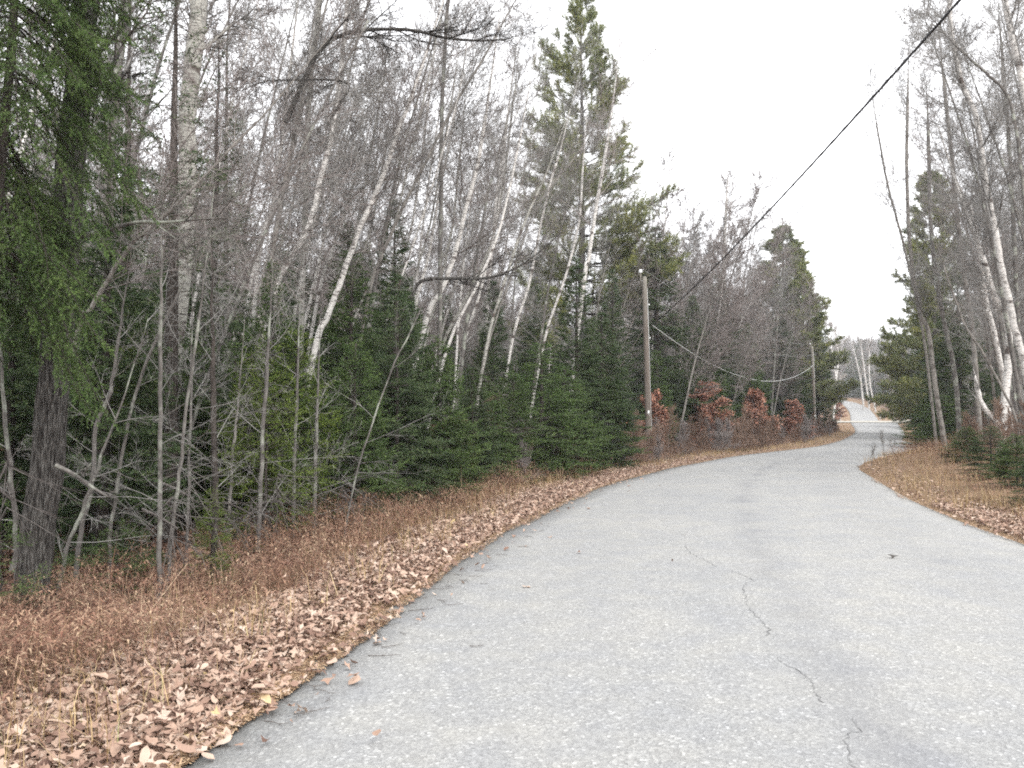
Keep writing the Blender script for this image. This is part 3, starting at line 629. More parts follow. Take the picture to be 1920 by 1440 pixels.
for i, (pix, Y, w0, w1, lab, bm) in enumerate(ST):
    hero('sapling', pix, Y, w0*.9, w1*.85, lab, {'pale_bark': 'grey_bark', 'aspen': 'pale_bark'}.get(bm, bm), 'twig_grey', 12, 1.2, .12, 40+i, .0016, 1.6, 7, P=dict(PF, w=[0, .07, .1, .1], k=[0, 1.3, 1.2, 0], r=[0, .45, .45, .4], up=[0, .0, .0, 0]), ang=(.9, 1.6), cat='sapling', brad=.14)
# dead lower spruce branches sticking out of the woods
def dead_fan(px, py, Y, seed, spread, label):
    r = random.Random(seed); B = at(px, py, Y); segs = []
    for i in range(16):
        d = Vector((r.gauss(.5, .5), r.gauss(-.5, .4), r.uniform(-1.0, .15))).normalized(); p = Vector((0, 0, r.uniform(-.15, .35))); L = r.uniform(.4, 1.0)*spread; n = 5
        for k in range(n):
            q = p+d*L/n; segs.append((p, q, .006*(1-k/6), .006*(1-(k+1)/6))); d = (d+rv(r)*.05).normalized()
            if k > 0 and r.random() < .8: t = (d+rv(r)*.5).normalized(); segs.append((q, q+t*L*.28, .0028, .0016))
            p = q
    V, F_ = join([prisms(segs, .0013), tube([(-.5, .45, .12), (-.2, .2, .06), (.1, -.1, -.02)], [.016, .013, .008], 6)])
    o = link('dead_branch', mesh('dead_branch', V, F_, M['twig_dark']), None, label, 'branch'); o.location = B
for i, (px, py, Y, sp_, lab) in enumerate([(322, 985, 9.0, 1.0, 'fan of dead grey twigs beside the pale upright sapling'), (352, 930, 9.4, 1.1, 'fan of dead grey twigs right of the two joined saplings'), (470, 965, 10.6, 1.1, 'fan of dead twigs by the grey pole stem'), (520, 940, 11.2, 1.1, 'fan of dead twigs between the grey pole stem and the straight pair'),
  (640, 930, 12.6, 1.2, 'fan of dead twigs right of the straight pair of stems'), (12, 930, 7.2, 1.0, 'fan of dead twigs at the left edge before the stout trunk'), (930, 800, 20.5, 1.8, 'fan of bare twigs hanging before the broad low spruce'), (880, 690, 19, 1.8, 'fan of bare twigs above the low ragged spruce'), (420, 1000, 9.8, .8, 'fan of dead twigs right of the dark straight stem')]): dead_fan(px, py, Y, i+300, sp_, lab)
# conifers of the left side
def hemlock_near():
    rnd = random.Random(77); wood, nd = conifer(9.5, 2.1, 3.1, rnd, whorl=.2, nb=8, sp=.0065, ln=.034, wd=.0085, tws=.09, drop=.38, gap=.05, twl=.5, lop=.2)
    rnd2 = random.Random(78); path = [Vector((rnd2.gauss(0, .02), 0, -.2+.97*i)) for i in range(11)]
    V, Fs = join([tube(path, rads(10, .08, .02, 1), 9), prisms(wood, 0, 3)]); return Kind(mesh('trunk', V, Fs, M['spruce_bark'], True), mesh('crown', nd[0], [nd[1]], M['hemlock']), 9.5)
kh = hemlock_near()
x = at(-55, 785, 6.7).x; put(kh, 'hemlock_tree', x, 6.7, 'near hemlock spreading green sprays over the upper left corner', 'conifer', None, (.66, .66, 1.0), 0, tilt=(0, .05))
CT = [(spr[2], 508, 13, 500, 'bright green spruce with bushy sides left of the brightest birch', 1.0),
 (spr[0], 740, 16.5, 520, 'big dark bushy spruce in the middle of the left woods', 1.6),
 (spr[1], 650, 19, 420, 'tall dark spruce behind the brightest white birch', 1.1),
 (spr[1], 1082, 26, 485, 'narrow pointed spruce in front of the utility pole row', 1.15),
 (spr[0], 1128, 27, 590, 'lower green spruce on the right flank of the narrow pointed spruce', 1.6),
 (spr[3], 1015, 22, 640, 'broad low spruce sweeping down to the tan verge', 1.8),
 (spr[3], 905, 19.5, 700, 'low ragged spruce between the big bushy one and the verge', 1.7),
 (spr[1], 1232, 46, 428, 'tall dark spruce directly behind the near utility pole', 1.35),
 (spr[0], 1350, 58, 520, 'dark spruce above the tallest copper shrub', 1.3),
 (spr[2], 1402, 64, 610, 'short spruce between the overhead cable and the pines', 1.2),
 (spr[1], 1533, 90, 590, 'dark spruce behind the far utility pole', 1.2),
 (spr[0], 1462, 76, 570, 'green spruce below the plumed pine', 1.5),
 (spr[2], 1300, 50, 560, 'green spruce just right of the spruce behind the near pole', 1.3),
 (pin[1], 1508, 94, 500, 'smaller plumed pine right of the bigger plumed pine', .8),
 (tall[0], 318, 11.8, -120, 'tall sparse spruce with dark mossy trunk right of the stout trunk', 1.0),
 (tall[1], 400, 16, 60, 'tall thin spruce just right of the knotted aspen', 1.0),
 (tall[0], 230, 16, -60, 'tall gaunt spruce behind the straight grey trunk', 1.0),
 (spr[3], 440, 15, 640, 'short dark spruce low behind the dark straight stem', 1.2),
 (spr[3], 250, 15, 560, 'short dark spruce behind the slim leaning sapling', 1.2),
 (spr[2], 120, 13, 420, 'shaded spruce behind the stout trunk', 1.2),
 (spr[1], 560, 21, 480, 'mid height spruce between the crooked birch and the bushy spruce', 1.2),
 (spr[0], 20, 11, 300, 'shaded spruce at the extreme left edge', 1.0),
 (pin[0], 1092, 46, -25, 'tall white pine rising above all the trees against the sky', .92),
 (pin[1], 1472, 86, 440, 'plumed pine with upswept tufts at the far end of the left woods', 1.45)]
for i, (K, px, Y, top, lab, wd) in enumerate(CT):
    put_px(K, 'pine_tree' if K in pin else 'spruce_tree', px, Y, top, lab, 'conifer', None, i*1.3, wd)
SP = [(sap[0], 112, 7.9, 1040, 'small hemlock sapling at the foot of the stout trunk', 1.1), (sap[0], 222, 8.8, 990, 'small hemlock sapling below the slim leaning sapling', 1.3),
 (sap[1], 402, 9.2, 920, 'little green fir at the foot of the dark straight stem', .8), (sap[1], 500, 11.5, 650, 'yellow green young fir under the bright green spruce', .75),
 (sap[0], 5, 7.0, 1000, 'hemlock sapling at the bottom left edge of the woods', 1.2), (sap[1], 960, 22, 790, 'low fir beside the tan grass of the verge', 1.3), (sap[1], 1010, 22.5, 800, 'low fir under the broad low spruce', 1.4),
 (sap[1], 870, 18, 820, 'low fir under the low ragged spruce', 1.4)]
for i, (K, px, Y, top, lab, wd) in enumerate(SP): put_px(K, 'young_fir', px, Y, top, lab, 'young conifer', None, i*2.1, wd)
for i, (K, px, Y, top, lab, wd) in enumerate([(firs[1], 470, 12.2, 655, 'bright young fir over bare lower stems, left one of the front row', .9), (firs[1], 555, 12.8, 615, 'bright young fir over bare lower stems, right of the first of the front row', 1.0),
  (firs[0], 665, 13.8, 640, 'mid green fir of the front row with boughs down to the brush', 1.1), (firs[2], 745, 15.2, 560, 'taller dark fir of the front row before the bushy spruce', 1.15), (firs[0], 822, 16.8, 640, 'mid green fir of the front row right of the taller dark one', 1.15),
  (firs[2], 885, 18.8, 690, 'small dark fir of the front row below the sagging bough', 1.3), (firs[0], 962, 21.0, 700, 'mid green fir of the front row next to the tan grass', 1.5), (firs[0], 1060, 24.0, 690, 'wide green fir at the foot of the narrow pointed spruce', 1.7), (firs[0], 1125, 27, 700, 'last green fir of the front row before the near pole', 1.7),
  (firs[1], 270, 13.5, 560, 'young fir with bare lower stem behind the slim grey sapling', 1.2), (firs[2], 380, 13.5, 600, 'dark young fir behind the dark straight stem', 1.1), (firs[1], 150, 12, 600, 'young fir with bare lower stem just right of the stout trunk', 1.1)]):
    put_px(K, 'fir_tree', px, Y, top, lab, 'conifer', None, i*1.9, wd)
for i, (px, Y, top, lab, wd) in enumerate([(1325, 47, 724, 'tallest copper leaved beech, left one of the far pair', 1.5), (1411, 52, 734, 'copper leaved beech in the middle of the verge row', 1.35),
  (1490, 62, 755, 'copper leaved beech near the far utility pole', 1.6), (1232, 41, 738, 'sparse copper beech just right of the near pole', 1.1), (1280, 46, 800, 'low copper beech clump right of the sparse one', 1.3), (1520, 74, 790, 'low reddish beech under the far utility pole', 1.8),
  (1572, 152, 757, 'orange brown shrub beside the climbing far road', 1.6), (1180, 36, 790, 'low copper shrub left of the near pole', 1.0)]):
    put_px(bee[i % 2], 'beech_shrub', px, Y, top, lab, 'shrub', None, i, wd)

# ------------------------------------------------------------------ right side
hero('birch_tree', [(1873,887),(1877,827),(1883,760),(1888,710),(1892,643),(1885,590),(1866,560),(1853,520),(1838,470),(1823,431)], 24, 19, 9, 'stout white birch at the right with a bent stem off its left side', 'birch', 'twig_grey', 18, 3, .45, 70, .0035, toward=(-.5, 0, 0))
o = bpy.data.objects['birch_tree.001'] if False else None
hero('birch_tree', [(1872,800),(1858,780),(1846,766),(1836,745),(1831,722)], 23.8, 13, 9, 'short bent birch stem hooking left from the stout white birch', 'birch', 'twig_grey', 5, .8, .5, 71, .0035, .5, toward=(-.5, 0, 0), root=(at(1873,887,24).x, 23.9))
hero('birch_tree', [(1922,690),(1903,620),(1895,577),(1879,509),(1866,431),(1853,366),(1840,280),(1828,215),(1802,151),(1784,56),(1780,0)], 20, 16, 8, 'long white birch leaning left from the right edge up to the cable', 'birch', 'twig_grey', 24, 2.6, .3, 72, .0035, 2, toward=(-.5, 0, 0), root=(at(1950,785,20).x, 20))
hero('birch_tree', [(1890,760),(1868,640),(1848,560),(1836,470),(1822,400),(1812,380)], 28, 11, 7, 'second white birch close behind the stout one', 'birch', 'twig_grey', 16, 2.6, .3, 73, .0035, 2, toward=(-.5, 0, 0))
hero('birch_tree', [(1940,300),(1914,142),(1896,65),(1883,0)], 18, 16, 12, 'white birch at the top right corner', 'birch', 'twig_grey', 12, 2.4, .2, 74, .0035, 2, toward=(-.5, 0, 0), root=(at(1990,785,18).x, 18))
hero('broadleaf_tree', [(1907,793),(1880,730),(1845,665),(1813,617),(1790,560),(1770,500)], 21, 6, 3, 'thin grey whip leaning left across the right hand birches', 'pale_bark', 'twig_grey', 10, 1.6, .3, 75, .003, 2, toward=(-.5, 0, 0))
hero('poplar_tree', [(1775,850),(1762,780),(1750,700),(1740,620),(1722,577),(1705,450),(1700,300),(1702,190)], 30, 12, 5, 'tall grey poplar standing at the left front of the right woods', 'pale_bark', 'twig_grey', 24, 3, .3, 76, .004, 2, ang=(.25, .7), toward=(-.4, 0, 0))
hero('poplar_tree', [(1752,800),(1730,620),(1690,440),(1665,350),(1645,240)], 34, 7, 3, 'thin grey poplar leaning left into the sky', 'pale_bark', 'twig_grey', 20, 2.6, .35, 77, .004, 2, ang=(.25, .7), toward=(-.4, 0, 0))
hero('broadleaf_tree', [(1950,800),(1935,560),(1920,375),(1905,241),(1884,172),(1845,134),(1797,90)], 16, 9, 4, 'dark limbed tree reaching left across the top right', 'grey_bark', 'twig_grey', 22, 2.4, .35, 78, .0035, 1, ang=(.4, 1.0), toward=(-.6, 0, 0))
hero('broadleaf_tree', [(1800,830),(1790,700),(1762,560),(1745,420),(1740,250)], 32, 12, 6, 'grey trunk between the poplar and the white birches', 'grey_bark', 'twig_grey', 22, 3, .35, 79, .004, 2, toward=(-.3, 0, 0))
hero('broadleaf_tree', [(1840,850),(1825,640),(1800,460),(1785,300),(1770,160)], 27, 11, 6, 'brownish trunk left of the white birches', 'pale_bark', 'twig_red', 22, 3, .35, 80, .004, 2, toward=(-.3, 0, 0))
hero('broadleaf_tree', [(1915,870),(1910,640),(1900,420),(1890,240),(1880,120)], 25, 10, 6, 'upright grey trunk near the right edge', 'grey_bark', 'twig_grey', 20, 2.6, .3, 81, .004, 2, toward=(-.3, 0, 0))
for i, (K, px, Y, top, lab, wd) in enumerate([(pin[2], 1755, 62, 345, 'round topped pine above the right woods', 1.0), (pin[2], 1732, 78, 470, 'bluish pine at the left face of the right woods', 1.0),
  (pin[1], 1752, 125, 590, 'green pine beside the far road on the right', .85), (spr[0], 1800, 46, 520, 'dark spruce inside the right woods', 1.4), (spr[3], 1770, 36, 740, 'low dark fir at the foot of the tall grey poplar', 3),
  (firs[0], 1812, 23.5, 800, 'low dark fir left of the stout white birch', 2.6), (firs[2], 1856, 19.5, 800, 'low dark fir in front of the stout white birch foot', 2.6), (firs[0], 1905, 16.5, 815, 'low dark fir right of the stout white birch', 2.4), (firs[2], 1950, 14, 830, 'low dark fir cut by the right edge', 2.4),
  (spr[1], 1745, 70, 560, 'spruce under the bluish pine', 1.6), (spr[2], 1745, 46, 740, 'low fir left of the poplar above the red verge', 3), (spr[0], 1735, 110, 620, 'spruce behind the small white sign', 1.7)]):
    put_px(K, 'pine_tree' if K in pin else 'spruce_tree', px, Y, top, lab, 'conifer', None, i*1.7+.4, wd)
# the far bend
for i, (pix, Y, w0, w1, lab) in enumerate([([(1562,785),(1568,720),(1560,660),(1552,625)], 150, 5, 3, 'white far birch left of the climbing road'), ([(1575,785),(1568,730),(1572,670),(1567,640)], 156, 4, 2.5, 'second white far birch left of the climbing road'),
  ([(1618,752),(1614,715),(1609,690),(1600,655)], 225, 4.5, 2.5, 'left one of three white birches beside the climbing road'), ([(1629,756),(1624,720),(1620,690),(1616,660)], 222, 4, 2.5, 'middle one of three white birches beside the climbing road'), ([(1640,760),(1633,730),(1630,700),(1630,665)], 215, 3.5, 2.5, 'right one of three white birches beside the climbing road'),
  ([(1675,789),(1678,765),(1680,745)], 165, 6, 4, 'white trunk standing past the marker post')]):
    hero('birch_tree', pix, Y, w0, w1, lab, 'birch', 'twig_pale', 14, 4, .3, 90+i, .02, 3, 6, PF, toward=(0, 0, 0))

# ------------------------------------------------------------------ the woods as a crowd of single bare trees
TAKEN = {}
rg = random.Random(5)
def look(K):
    if K in spr+tall: return 'spruce'
    m = K.trunk.materials[0].name
    return {'grey_bark': 'grey barked bare tree', 'pale_bark': 'pale barked bare tree', 'birch_bark': 'white barked bare birch'}[m]
def scatter(n, side, emin, emax, ymin, ymax, kinds, spacing, name, where, cat, smin, smax, power=1.0, shrink=0, what=None, fmin=-.70, fmax=.66):
    N = 9000; y = np.array([ymin+(ymax-ymin)*rg.random()**power for _ in range(N)])
    fr = np.array([rg.uniform(fmin, fmax) for _ in range(N)]); x = fr*y
    z, e, s = ground(x, y); k = 0; T_ = TAKEN.setdefault((name, side), [])
    for i in range(N):
        if k >= n: break
        if s[i] != side or not emin < e[i] < emax or any((x[i]-a)**2+(y[i]-b)**2 < (spacing*(1+y[i]/70))**2 for a, b in T_): continue
        T_.append((x[i], y[i])); k += 1; K = rg.choice(kinds); sc_ = rg.uniform(smin, smax)
        if shrink: sc_ *= min(1, .5+e[i]/shrink)
        rz = rg.uniform(-.6, .6)+(math.pi if side == 1 else 0); w_ = what or look(K)
        put(K, name, float(x[i]), float(y[i]), w_+' '+where, cat, w_.replace('birch', 'birche')+'s '+where, sc_, rz, z=float(z[i]))
    return k
c = [scatter(26, -1, 4.2, 30, 9, 22, spr[:2]+[spr[3]], 1.6, 'spruce_tree', 'low and dark between the stems of the near left woods', 'conifer', .35, .75, fmax=-.12),
 scatter(24, -1, 4.5, 60, 9, 30, bare, 1.3, 'bare_tree', 'in the front of the left woods', 'tree', .8, 1.05),
 scatter(85, -1, 5.5, 60, 20, 62, bare[:6]+[bare[7]], 1.5, 'bare_tree', 'in the middle of the left woods', 'tree', .9, 1.15),
 scatter(120, -1, 5, 60, 42, 118, farb+bare[1:3], 1.5, 'bare_tree', 'in the depth of the left woods', 'tree', .95, 1.25),
 scatter(45, -1, 4.5, 40, 22, 60, spr, 2.2, 'spruce_tree', 'deep between bare trunks of the left woods', 'conifer', .5, .9),
 scatter(35, -1, 4.5, 60, 50, 125, spr, 2.4, 'spruce_tree', 'at the far end of the left woods', 'conifer', .6, 1.05),
 scatter(80, 1, 4.0, 50, 18, 60, [bare[0], bare[2], bare[5], bare[7], bare[1]], 1.1, 'bare_tree', 'in the near right woods', 'tree', .8, 1.0, shrink=9),
 scatter(70, 1, 4.5, 60, 50, 130, farb, 1.8, 'bare_tree', 'in the far right woods', 'tree', .8, 1.0, shrink=10),
 scatter(28, 1, 5, 60, 26, 130, spr, 2.4, 'spruce_tree', 'between bare trunks of the right woods', 'conifer', .45, .85, shrink=16),
 scatter(130, -1, 1.8, 4.6, 20, 115, brush, .4, 'bare_shrub', 'in the brush along the left verge', 'shrub', .45, .9, 1.3, what='leggy bare shrub'),
 scatter(5, -1, 3.2, 9, 9, 24, shrub, .8, 'bare_shrub', 'at the front edge of the left woods', 'shrub', .5, .8, what='leggy bare shrub'),
 scatter(45, -1, 6, 45, 46, 112, farb, 1.0, 'bare_tree', 'behind the utility poles', 'tree', .95, 1.2, fmin=.12, fmax=.42),
 scatter(16, -1, 5, 18, 42, 110, spr, 1.6, 'spruce_tree', 'behind the copper shrubs', 'conifer', .5, .8, fmin=.15, fmax=.40),
 scatter(60, 1, 3.0, 8, 20, 115, brush, .6, 'bare_shrub', 'in the brush along the right verge', 'shrub', .5, .9, 1.2, what='leggy bare shrub')]
print('scattered', c)

# ------------------------------------------------------------------ far-off wood, one mass
def far_woods():
    srcs = bpy.data.collections.new('far_kinds')
    for K in farb+fard:
        nv = len(K.trunk.vertices); me = K.trunk; o = bpy.data.objects.new('far_tree', None)
        V = np.empty(nv*3, np.float32); K.trunk.vertices.foreach_get('co', V); Vc = np.empty(len(K.crown.vertices)*3, np.float32); K.crown.vertices.foreach_get('co', Vc)
        def faces(m_): return [np.array(p.vertices) for p in m_.polygons]
        ft, fc = faces(K.trunk), faces(K.crown); fs = {}
        for f in ft: fs.setdefault((len(f), 0), []).append(f)
        for f in fc: fs.setdefault((len(f), 1), []).append(f+nv)
        keys = sorted(fs); me = mesh('far_tree', np.concatenate([V, Vc]), [np.array(fs[k]) for k in keys], [K.trunk.materials[0], K.crown.materials[0]], False, np.concatenate([np.full(len(fs[k]), k[1]) for k in keys]))
        srcs.objects.link(bpy.data.objects.new('far_tree', me))
    rs = np.random.RandomState(9); N = 34000; y = 30+400*rs.rand(N)**.8; x = rs.uniform(-.72, .68, N)*y; z, e, s = ground(x, y)
    ok = (e > 7) & (y < 420) & (((y > 95) & (s == -1)) | ((s == 1) & (y > 95)) | ((s == -1) & (e > 34)) | ((s == 1) & (e > 24)))
    idx = np.where(ok)[0]; keep = []; cells = set()
    for i in idx:
        g = 2.6+y[i]/110 if y[i] < 215 else 2.5; c_ = (int(x[i]/g), int(y[i]/g))
        if c_ in cells: continue
        cells.add(c_); keep.append(i)
    keep = np.array(keep); print('far', len(keep))
    me = bpy.data.meshes.new('distant_woods'); me.vertices.add(len(keep)); me.vertices.foreach_set('co', np.stack([x[keep], y[keep], z[keep]], 1).astype(np.float32).ravel())
    for nm, v in (('yaw', rs.uniform(0, 6.28, len(keep))), ('size', rs.uniform(.75, 1.12, len(keep)))):
        a = me.attributes.new(nm, 'FLOAT', 'POINT'); a.data.foreach_set('value', v.astype(np.float32))
    o = link('distant_woods', me, None, 'pale mass of far bare woods and spruces rising behind the road', 'woods', kind='stuff')
    ng = bpy.data.node_groups.new('wood_fill', 'GeometryNodeTree'); ng.interface.new_socket('Geometry', in_out='INPUT', socket_type='NodeSocketGeometry'); ng.interface.new_socket('Geometry', in_out='OUTPUT', socket_type='NodeSocketGeometry')
    N_ = ng.nodes; a = N_.new('NodeGroupInput'); b = N_.new('NodeGroupOutput'); ci = N_.new('GeometryNodeCollectionInfo'); ci.inputs[0].default_value = srcs; ci.inputs['Separate Children'].default_value = True; ci.inputs['Reset Children'].default_value = True
    ip = N_.new('GeometryNodeInstanceOnPoints'); ip.inputs['Pick Instance'].default_value = True
    def named(nm): q = N_.new('GeometryNodeInputNamedAttribute'); q.data_type = 'FLOAT'; q.inputs[0].default_value = nm; return q.outputs[0]
    cx = N_.new('ShaderNodeCombineXYZ'); L = ng.links; L.new(named('yaw'), cx.inputs[2]); L.new(a.outputs[0], ip.inputs['Points']); L.new(ci.outputs[0], ip.inputs['Instance']); L.new(cx.outputs[0], ip.inputs['Rotation'])
    sx = N_.new('ShaderNodeCombineXYZ'); sz = named('size'); [L.new(sz, sx.inputs[i]) for i in range(3)]; L.new(sx.outputs[0], ip.inputs['Scale']); L.new(ip.outputs[0], b.inputs[0])
    md = o.modifiers.new('fill', 'NODES'); md.node_group = ng
far_woods()

# ------------------------------------------------------------------ ground cover
def edge_points(E, T, n, rs, e0, e1, y0, y1, side, power=1.0, bunch=1.0):
    """random points at e0..e1 metres outside a road edge, denser near the camera"""
    sel = np.where((E[:, 1] > y0) & (E[:, 1] < y1))[0]; d = np.hypot(E[sel, 0], E[sel, 1])+2; w_ = 1/d**power; w_ /= w_.sum()
    k = sel[rs.choice(len(sel), n, p=w_)]; off = e0+(e1-e0)*rs.rand(n)**bunch; off = off+np.where(e0 < 0, .07*(vnoise(E[k, 0], E[k, 1], 1.3, 8)-.5)*2, 0)
    N = np.stack([-T[k, 1], T[k, 0]], 1)*side; P = E[k]+N*off[:, None]+T[k]*rs.uniform(-.27, .27, (n, 1)); z, e, s = ground(P[:, 0], P[:, 1]); ok = e > (.01 if e0 >= 0 else -.6); z = np.where(e < .03, zr(P[:, 1])+.012, z)
    return np.c_[P, z][ok], e[ok]
def fallen_leaves():
    rs = np.random.RandomState(1); Ps = []
    for n, a, b_, y0, y1, pw, bu in [(38000, .12, 1.38, -1, 14, 1.0, .8), (21000, .14, 1.5, 9, 34, 1.2, .9), (9000, .03, .5, 0, 30, 1.0, 1.0)]:
        P, e = edge_points(EL, TL, n, rs, a, b_, y0, y1, 1, pw, bu); Ps.append(P)
    P, e = edge_points(EL, TL, 5000, rs, .05, 1.8, 30, 120, 1, 1); Ps.append(P)
    P, e = edge_points(ER, TR, 9000, rs, .1, 1.3, 5, 15, -1, .5); Ps.append(P)
    P, e = edge_points(ER, TR, 1500, rs, .1, 1.0, 11, 32, -1, 1.6); Ps.append(P)
    P, e = edge_points(EL, TL, 1300, rs, -.12, .1, 2, 40, 1, 1.2); Ps.append(P)
    P, e = edge_points(EL, TL, 160, rs, -.5, .0, 2, 30, 1, 1.1, .6); P[:, 2] = ground_road_z(P[:, :2])+.002; Ps.append(P)
    t_ = rs.rand(40)*28+3; q_ = np.interp(t_, EL[:, 1][EL[:, 1] < 60], EL[:, 0][EL[:, 1] < 60])+rs.exponential(.5, 40)+.05; Ps.append(np.c_[q_, t_, ground_road_z(np.c_[q_, t_])-.01])
    P, e = edge_points(ER, TR, 200, rs, -.14, .1, 4, 30, -1, 1.0); Ps.append(P)
    P = np.concatenate(Ps); P[:, 2] += rs.exponential(.018, len(P))+.008
    P = P[rs.permutation(len(P))]; k_ = len(P)//2; Va, Fa = leaves(P[:k_], .061, rs, .25, .26); Vb, Fb = leaves(P[k_:], .042, rs, .4, .45); V = np.concatenate([Va, Vb]); Fq = np.concatenate([Fa, Fb+len(Va)]); link('fallen_leaves', mesh('fallen_leaves', V, [Fq], M['leaf'], True), None, 'band of dry pinkish brown leaves along the road edges', 'leaves', kind='stuff')
    Ps = []
    P, e = edge_points(EL, TL, 16000, rs, 2.0, 7, 1, 16, 1, .7); Ps.append(P)
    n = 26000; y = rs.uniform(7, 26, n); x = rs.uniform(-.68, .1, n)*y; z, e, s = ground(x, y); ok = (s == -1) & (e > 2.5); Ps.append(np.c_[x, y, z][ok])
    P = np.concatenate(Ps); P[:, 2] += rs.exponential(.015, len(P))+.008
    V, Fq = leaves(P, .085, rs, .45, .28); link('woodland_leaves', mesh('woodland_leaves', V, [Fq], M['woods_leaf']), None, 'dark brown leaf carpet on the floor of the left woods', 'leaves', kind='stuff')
    P1, _ = edge_points(EL, TL, 70000, rs, -.12, .34, -1, 30, 1, 1.2, 1.0); P2, _ = edge_points(ER, TR, 24000, rs, -.08, .35, 4, 40, -1, .8, 1.2)
    P = np.concatenate([P1, P2]); m = len(P); P[:, 2] += rs.exponential(.006, m)+.004; yaw = rs.uniform(0, 6.28, m); D = np.c_[np.cos(yaw), np.sin(yaw), rs.normal(0, .2, m)]*rs.uniform(.005, .024, (m, 1)); W_ = np.c_[-np.sin(yaw), np.cos(yaw), np.zeros(m)]*rs.uniform(.001, .004, (m, 1))
    V = np.stack([P-D-W_, P-D+W_, P+D+W_, P+D-W_], 1).reshape(-1, 3); link('needle_litter', mesh('needle_litter', V, [np.arange(m*4).reshape(-1, 4)], M['litter']), None, 'fringe of ochre needles and crumbs on the very edge of the road', 'litter', kind='stuff')
fallen_leaves()
def blades(P, h, wd, rs, lean=.45):
    m = len(P); yaw = rs.uniform(0, 6.28, m); d = np.c_[np.cos(yaw), np.sin(yaw), np.zeros(m)]; w_ = np.c_[-np.sin(yaw), np.cos(yaw), np.zeros(m)]*(wd*rs.uniform(.5, 1.3, m))[:, None]
    H = (h*rs.uniform(.4, 1.15, m))[:, None]; l = (np.abs(rs.normal(0, lean, m)))[:, None]*H; up = np.array([[0, 0, 1.]])
    a = P; b_ = P+d*l*.35+up*H*.55; c_ = P+d*l*1.2+up*H*(.95-.3*np.minimum(l/H, 1.5))
    V = np.stack([a-w_, a+w_, b_+w_*.8, b_-w_*.8, c_], 1).reshape(-1, 3); i = (np.arange(m)*5)[:, None]
    return V, np.concatenate([i+np.array([[0, 1, 2]]), i+np.array([[0, 2, 3]]), i+np.array([[3, 2, 4]])])
def fronds(P, ln, rs, wire=.0022, nl=11, leafl=.032, h=.35):
    """arching stems with small leaflets both sides"""
    P = P[vnoise(P[:, 0], P[:, 1], .9, 11)+.35*rs.rand(len(P)) > .42]; hk = .45+1.1*vnoise(P[:, 0], P[:, 1], 1.3, 12); m = len(P); yaw = rs.uniform(0, 6.28, m); d = np.c_[np.cos(yaw), np.sin(yaw), np.zeros(m)]; s_ = np.c_[-np.sin(yaw), np.cos(yaw), np.zeros(m)]; L = (ln*rs.uniform(.5, 1.2, m))[:, None]; hh = (h*hk*rs.uniform(.4, 1.2, m))[:, None]
    def q(t): return P+d*L*t+np.array([[0, 0, 1.]])*hh*(4*t*(1-t)*.8+.25*t)
    V = []; T = []; c0 = 0
    for i in range(5):
        a, b_ = q(i/5), q((i+1)/5); V.append(np.stack([a-s_*wire, a+s_*wire, b_+np.array([[0, 0, wire]])], 1).reshape(-1, 3))
    for j in range(nl):
        t = .2+.8*(j+.5)/nl; b_ = q(t); l = leafl*(1.15-t)*rs.uniform(.6, 1.3, (m, 1))
        for sg in (-1, 1):
            e_ = b_+s_*sg*l*1.3+d*l*.6+np.array([[0, 0, 1.]])*l*rs.normal(-.2, .5, (m, 1)); V.append(np.stack([b_-d*l*.25, b_+d*l*.3, e_], 1).reshape(-1, 3))
    V = np.concatenate(V); return V, np.arange(len(V)).reshape(-1, 3)
